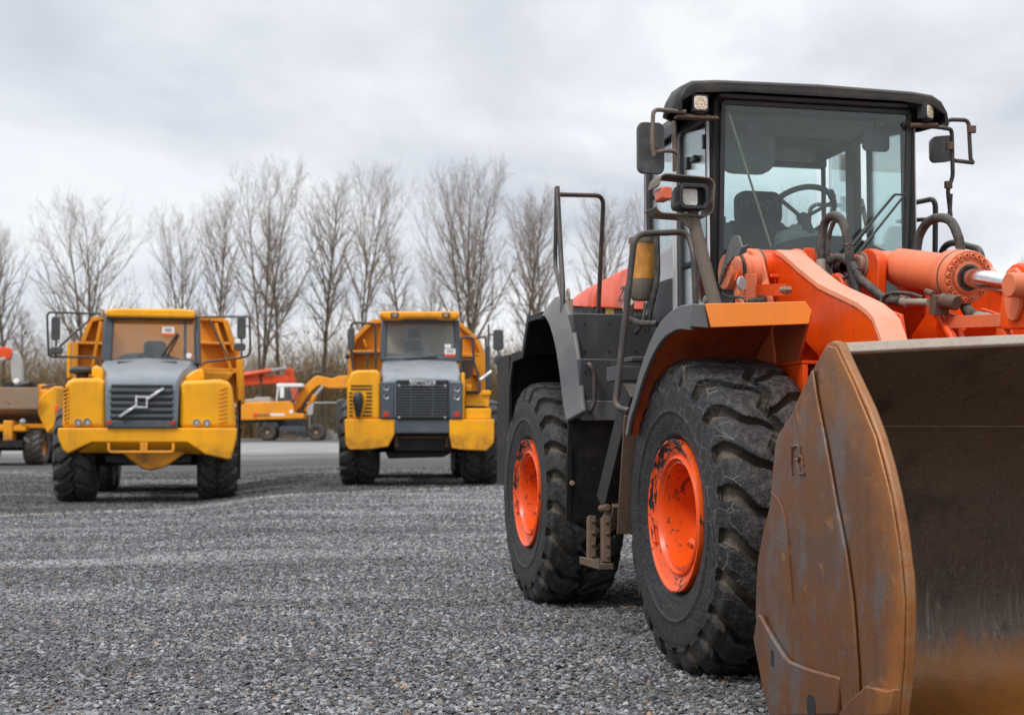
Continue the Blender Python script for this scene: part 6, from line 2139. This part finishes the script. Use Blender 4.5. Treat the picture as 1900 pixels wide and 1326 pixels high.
def tree_meshes(seed, h, leaders, halfw, low, fine=1.0):
    """a leafless broadleaf tree: leader(s), scaffold limbs that arch upward to a rounded crown outline, three orders of twigs"""
    rnd = random.Random(seed)
    tr, cr = MB(), MB()
    UP = V((0, 0, 1))

    def grow(m, p, d, Ln, r, n, sides, trop, wob, tip=.22):
        pts = [(p, r, d)]
        r0 = r
        for i in range(n):
            d = (d + V((rnd.gauss(0, wob), rnd.gauss(0, wob), rnd.gauss(0, wob * .4))) + UP * trop).normalized()
            q = p + d * (Ln / n)
            r2 = max(.0045, r0 * (1 - (1 - tip) * (i + 1) / n))
            cone(m, p, q, r, r2, sides)
            p, r = q, r2
            pts.append((p, r, d))
        return pts

    def out(d, ang, t=None):
        a, b, _ = basis(d)
        t = rnd.uniform(0, 2 * PI) if t is None else t
        return (d * math.cos(ang) + (a * math.cos(t) + b * math.sin(t)) * math.sin(ang)).normalized()

    def env(f):          # crown half width at height fraction f
        if f < low: return .25
        u = (f - low) / (1 - low)
        return halfw * (max(0.0, math.sin(PI * (.07 + .93 * u))) ** .65) + .3

    stems = []
    if leaders == 1:
        stems.append(grow(tr, V((0, 0, 0)), V((rnd.gauss(0, .02), rnd.gauss(0, .02), 1)), h * .93, h * .0150, 16, 7, .03, .035, .12))
    else:
        fk = rnd.uniform(.16, .30)
        b = grow(tr, V((0, 0, 0)), V((rnd.gauss(0, .02), 0, 1)), h * fk, h * .016, 5, 8, .05, .02, .8)
        az = rnd.uniform(0, 6.28)
        for s in range(leaders):
            t = az + 2 * PI * s / leaders
            an = halfw / h * rnd.uniform(.6, .95)
            d = V((math.sin(an) * math.cos(t), math.sin(an) * math.sin(t), math.cos(an)))
            stems.append(grow(tr, b[-1][0], d, h * (.92 - fk) * rnd.uniform(.88, 1.0), b[-1][1] * rnd.uniform(.62, .78), 13, 7, .025, .04, .12))
    n1 = int(38 * fine / len(stems)) + 5
    for st in stems:
        m_ = len(st) - 1
        z0 = st[0][0].z
        for k in range(n1):
            f = (low + (1 - low) * ((k + rnd.random()) / n1) ** .9)
            z = f * h
            i = 0
            while i < m_ - 1 and st[i + 1][0].z < z: i += 1
            if st[i][0].z > z or st[-1][0].z < z: continue
            p, r, d = st[i]
            q = st[i + 1][0]
            p = p.lerp(q, min(1, max(0, (z - p.z) / max(.01, q.z - p.z))))
            t = k * 2.4 + rnd.uniform(-.5, .5)
            e = V((math.cos(t), math.sin(t), 0))
            an = rnd.uniform(.68, 1.18) * (1 - .30 * f)
            dd = (UP * math.cos(an) + e * math.sin(an)).normalized()
            w = env(min(.98, f + .10)) * rnd.uniform(.7, 1.12)
            Ln = max(.6, w / max(.35, math.sin(an * .72)) * 1.02)
            Ln = min(Ln, (h * .98 - z) * .95 + .35)
            L1 = grow(cr, p, dd, Ln, min(r * .65, .024 + .014 * Ln), 6, 5, .05, .075, .2)
            for a in range(1, 7):
                p1, r1, d1 = L1[a]
                for _ in range(2 if rnd.random() < .45 * fine else 1):
                    l2 = Ln * rnd.uniform(.20, .42) * (1.15 - .09 * a) + .25
                    L2 = grow(cr, p1, out(d1, rnd.uniform(.4, .85)), l2, max(.009, r1 * .6), 3, 4, .075, .07, .35)
                    for c in range(1, 4):
                        p2, r2, d2 = L2[c]
                        for _ in range(2):
                            L3 = grow(cr, p2, out(d2, rnd.uniform(.35, .8)), rnd.uniform(.35, .95), max(.006, r2 * .6), 2, 3, .09, .08, .5)
                            if rnd.random() < .65 * fine:
                                grow(cr, L3[1][0], out(L3[1][2], rnd.uniform(.4, .8)), rnd.uniform(.3, .65), .0055, 1, 3, .05, .05, .7)
    return tr, cr


def build_trees():
    kinds = {}
    for key, seed, ld, hw, low, fine in (('single', 3, 1, 3.0, .33, .9), ('round', 8, 3, 4.6, .28, 1.0), ('fork', 12, 2, 3.3, .32, .9), ('slim', 21, 1, 2.0, .28, .7), ('leaning', 37, 2, 2.6, .34, .75)):
        tr, cr = tree_meshes(seed, 20, ld, hw, low, fine)
        kinds[key] = (tr.mesh('trunk', M['trunk'], 60, False), cr.mesh('crown', M['twig'], 60, False), hw)
    spec = [  # trunk column, top row, depth, crown half width in pixels, kind, label
        (6, 396, 104, 42, 'single', 'bare tree behind the site dumper, with its crown cut by the frame'),
        (36, 560, 112, 26, 'slim', 'low thin bare tree behind the site dumper, beside the taller one'),
        (163, 352, 100, 84, 'round', 'broad round bare tree standing apart behind the slatted-hood dump truck'),
        (218, 552, 113, 26, 'slim', 'small spindly bare tree beside the broad round one'),
        (338, 376, 104, 46, 'fork', 'bare tree directly above the cab roof of the slatted-hood dump truck'),
        (402, 340, 102, 38, 'single', 'dark narrow bare tree above the mirror frame of the slatted-hood dump truck'),
        (478, 282, 98, 78, 'round', 'tall wide bare tree behind the yellow wheeled excavator, tallest between the dump trucks'),
        (519, 372, 108, 32, 'slim', 'slim bare tree close beside the tall wide one behind the excavator'),
        (592, 308, 100, 50, 'single', 'straight bare tree with dark stem above the bent excavator boom'),
        (668, 282, 98, 54, 'fork', 'tall bare tree rising behind the handrail of the lettered-badge dump truck'),
        (754, 412, 116, 34, 'slim', 'short faint bare tree above the cab roof of the lettered-badge dump truck'),
        (800, 445, 120, 30, 'leaning', 'low faint bare tree beside the big twin stemmed one'),
        (862, 282, 98, 84, 'round', 'big bare tree with twin stems and the widest crown, above the lettered-badge truck'),
        (888, 300, 103, 44, 'fork', 'dark stemmed bare tree overlapping the big twin stemmed one'),
        (956, 330, 100, 44, 'single', 'upright bare tree between the lettered-badge dump truck and the loader'),
        (996, 340, 104, 40, 'leaning', 'slender bare tree next to the tall loader handrail, outside its loop'),
        (1136, 352, 104, 44, 'single', 'bare tree framed inside the loader handrail loop'),
        (1180, 336, 108, 42, 'fork', 'bare tree behind the loader amber bowl and hood'),
        (1252, 372, 110, 30, 'slim', 'bare tree hidden mostly behind the loader cab side'),
        (1452, 345, 104, 60, 'round', 'bare tree seen through the loader cab rear window'),
        (1886, 470, 140, 26, 'slim', 'tiny far bare tree above the chrome rod of the loader'),
    ]
    for i, (px, top, dep, hwpx, kind, label) in enumerate(spec):
        x = (px - CX) / F * dep
        z0 = zground(x, dep) - .1
        h = (HOR - top) / F * dep + CAMH - z0
        k = hwpx / F * dep / (kinds[kind][2] * .98)
        M4 = Matrix.Translation((x, dep, z0)) @ Matrix.Rotation(R(3.2) * math.sin(i * 2.3), 4, 'Y') @ Matrix.Rotation(i * 2.1, 4, 'Z') @ Matrix.Diagonal((k, k, h / 20 * .96, 1))
        t = thing('bare_tree', label, 'tree', M4, 'bare winter trees behind the yard')
        link('trunk', kinds[kind][0], t)
        link('crown', kinds[kind][1], t)
    # scrub and brambles along the tree line: one tangled mass
    rnd = random.Random(5)
    m = MB()
    UP = V((0, 0, 1))
    for i in range(30000):
        y = rnd.uniform(99, 118)
        x = rnd.uniform(-58, 62)
        env = 6.6 + 2.0 * mnoise.noise(V((x * .12, 3, 0))) + 1.1 * mnoise.noise(V((x * .5, y * .3, 0)))
        hh = max(1.0, env) * rnd.uniform(.35, 1.12) * (1.0 if rnd.random() < .86 else 1.5)
        p = V((x, y, zground(x, y) - .1))
        d = V((rnd.gauss(0, .3), rnd.gauss(0, .3), 1)).normalized()
        r = rnd.uniform(.014, .034)
        for k in range(3):
            q = p + d * hh / 3
            cone(m, p, q, r, r * .6, 3)
            p, r = q, r * .6
            for _ in range(2):
                e = (d + V((rnd.gauss(0, .8), rnd.gauss(0, .5), rnd.uniform(-.1, .8)))).normalized()
                cone(m, p, p + e * rnd.uniform(.4, 1.1), r * .8, .006, 3)
            d = (d + V((rnd.gauss(0, .25), rnd.gauss(0, .25), 0))).normalized()
        if rnd.random() < .55:    # clinging dead leaves and bramble leaves
            for _ in range(6):
                c = V((x + rnd.gauss(0, .6), y + rnd.gauss(0, .5), zground(x, y) + rnd.uniform(0, 1) ** 1.2 * hh * .85))
                a = V((rnd.gauss(0, 1), rnd.gauss(0, 1), rnd.gauss(0, 1))).normalized() * rnd.uniform(.06, .16)
                b = V((rnd.gauss(0, 1), rnd.gauss(0, 1), rnd.gauss(0, 1))).normalized() * rnd.uniform(.05, .12)
                m.add([c - a, c + b, c + a, c - b], [(0, 1, 2, 3)])
    o = link('undergrowth', m.mesh('undergrowth', M['brush'], 60, False))
    tag(o, 'tangled olive brown brush under the bare trees', 'brush', kind='stuff')
    # far wood that closes the view behind the brush
    m = MB()
    for i in range(2600):
        y = rnd.uniform(126, 150)
        x = rnd.uniform(-78, 84)
        hh = rnd.uniform(4.5, 8.2)
        p = V((x, y, .9))
        d = V((rnd.gauss(0, .12), 0, 1)).normalized()
        r = rnd.uniform(.03, .07)
        for k in range(4):
            q = p + d * hh / 4
            cone(m, p, q, r, r * .7, 3)
            p, r = q, r * .7
            for _ in range(5):
                e = (d + V((rnd.gauss(0, .7), rnd.gauss(0, .5), rnd.uniform(-.1, .6)))).normalized()
                cone(m, p, p + e * rnd.uniform(.6, 1.8), r * .6, .008, 3)
            d = (d + V((rnd.gauss(0, .2), rnd.gauss(0, .2), .1))).normalized()
    o = link('far_thicket', m.mesh('far_thicket', M['twig'], 60, False))
    tag(o, 'hazy far thicket behind the tree line', 'thicket', kind='stuff')


def build_fence():
    y0 = 95.0
    P = thing('wire_fence', 'galvanised wire fence with a top rail in front of the brush', 'fence', Matrix.Translation((0, y0, .88)))
    x0, x1 = -16.5, 1.5
    zt = 2.42
    MB().tube([(x0, 0, zt), (x1, 0, zt)], .06, 8).build('top_rail', M['galv'], P, 0)
    x = x0
    while x <= x1 + .01:
        MB().tube([(x, 0, 0), (x, 0, zt + .05)], .045, 8).build('fence_post', M['galv'], P, 0)
        x += 3.0
    m = MB()
    for k in range(13): m.tube([(x0, .05, .12 + k * .19), (x1, .05, .12 + k * .19)], .006, 3)
    k = x0
    while k < x1:
        m.tube([(k, .06, .05), (k, .06, zt)], .006, 3)
        k += .2
    m.build('wire_mesh', M['galv'], P, 0)
    for px, w, lab in ((606, .9, 'pale concrete block by the wire fence, the left and larger one'), (619, .5, 'small pale concrete block right of the larger one')):
        X = (px - CX) / F * 92
        o = MB().box(-w / 2, w / 2, -.3, .3, -.05, .62 if w > .6 else .42).build('concrete_block', M['concrete'], None, .04)
        o.location = (X, 92, zground(X, 92))
        o.rotation_euler = (0, 0, .2)
        tag(o, lab, 'concrete block', 'concrete blocks by the fence')


build_trees()
build_fence()


# ================================================================== LIGHT, SKY, CAMERA
SUN_EL, SUN_AZ = R(52), R(-140)          # azimuth measured from +Y towards +X


def build_world():
    w = bpy.data.worlds.new('World')
    SC.world = w
    w.use_nodes = True
    t = w.node_tree
    t.nodes.clear()
    h = NT.__new__(NT)
    h.t = t
    tc = t.nodes.new('ShaderNodeTexCoord')
    h.co = tc.outputs['Generated']
    sky = t.nodes.new('ShaderNodeTexSky')
    sky.sky_type = 'NISHITA'
    sky.sun_disc = False
    sky.sun_elevation = SUN_EL
    sky.sun_rotation = SUN_AZ
    x, y, z = h.xyz()
    zz = h.mth('ADD', h.mth('MAXIMUM', z, 0.0), .16)
    u = h.mth('DIVIDE', x, zz)
    v = h.mth('DIVIDE', y, zz)
    p = h.n('ShaderNodeCombineXYZ', {0: u, 1: v, 2: 0.0}).outputs[0]
    n1 = h.noise(.62, 7, .52, h.map((1, .8, 1), p, loc=(3.1, 1.2, 0)), .5)
    n2 = h.noise(2.1, 6, .55, h.map((1, .55, 1), p, loc=(.4, 7.2, 0)), .2)
    m = h.mth('ADD', h.mth('MULTIPLY', n1, .68), h.mth('MULTIPLY', n2, .32))
    c = h.mix(h.rng(m, .42, .56), (.545, .58, .65), (.85, .865, .90))
    c = h.mix(h.rng(m, .54, .66), c, (.95, .955, .965))
    c = h.mix(h.rng(x, .12, -.42, 0, .36), c, (.66, .72, .80))            # the cloud deck is thicker to the left
    c = h.mix(h.rng(z, .085, .0, 0, .55), c, (.90, .85, .81))              # warm light under the deck at the horizon
    c = h.mix(h.rng(z, .34, .75, 0, .85), c, (1.75, 1.77, 1.80))           # an overcast deck is brightest overhead
    c10 = h.n('ShaderNodeVectorMath', {0: c, 1: (10.0, 10.0, 10.0)}, operation='MULTIPLY').outputs[0]
    mixed = h.mix(.96, sky.outputs[0], c10)
    bg = t.nodes.new('ShaderNodeBackground')
    bg.inputs[1].default_value = .1
    t.links.new(mixed, bg.inputs[0])
    o = t.nodes.new('ShaderNodeOutputWorld')
    t.links.new(bg.outputs[0], o.inputs[0])


def build_light_and_camera():
    li = bpy.data.lights.new('sun', 'SUN')
    li.energy = 1.8
    li.angle = R(11)
    li.color = (1.0, .965, .92)
    o = bpy.data.objects.new('sun', li)
    COL.objects.link(o)
    d = V((math.sin(SUN_AZ) * math.cos(SUN_EL), math.cos(SUN_AZ) * math.cos(SUN_EL), math.sin(SUN_EL)))
    o.rotation_euler = d.to_track_quat('Z', 'Y').to_euler()
    o.location = (0, 0, 30)
    cam = bpy.data.cameras.new('camera')
    cam.sensor_width = 36
    cam.lens = F / 1900 * 36
    cam.clip_start = .1
    cam.clip_end = 2000
    cam.dof.use_dof = True
    cam.dof.focus_distance = 6.35
    cam.dof.aperture_fstop = 4.2
    co = bpy.data.objects.new('camera', cam)
    COL.objects.link(co)
    co.location = (0, 0, CAMH)
    co.rotation_euler = (PI / 2 + PIT, 0, 0)
    SC.camera = co


build_world()
build_light_and_camera()
vs_ = SC.view_settings
vs_.view_transform = 'Standard'
vs_.look = 'None'
vs_.exposure = 0.16
vs_.gamma = 1
SC.cycles.use_denoising = True
SC.cycles.max_bounces = 8
SC.cycles.transparent_max_bounces = 16
SC.cycles.sample_clamp_indirect = 6
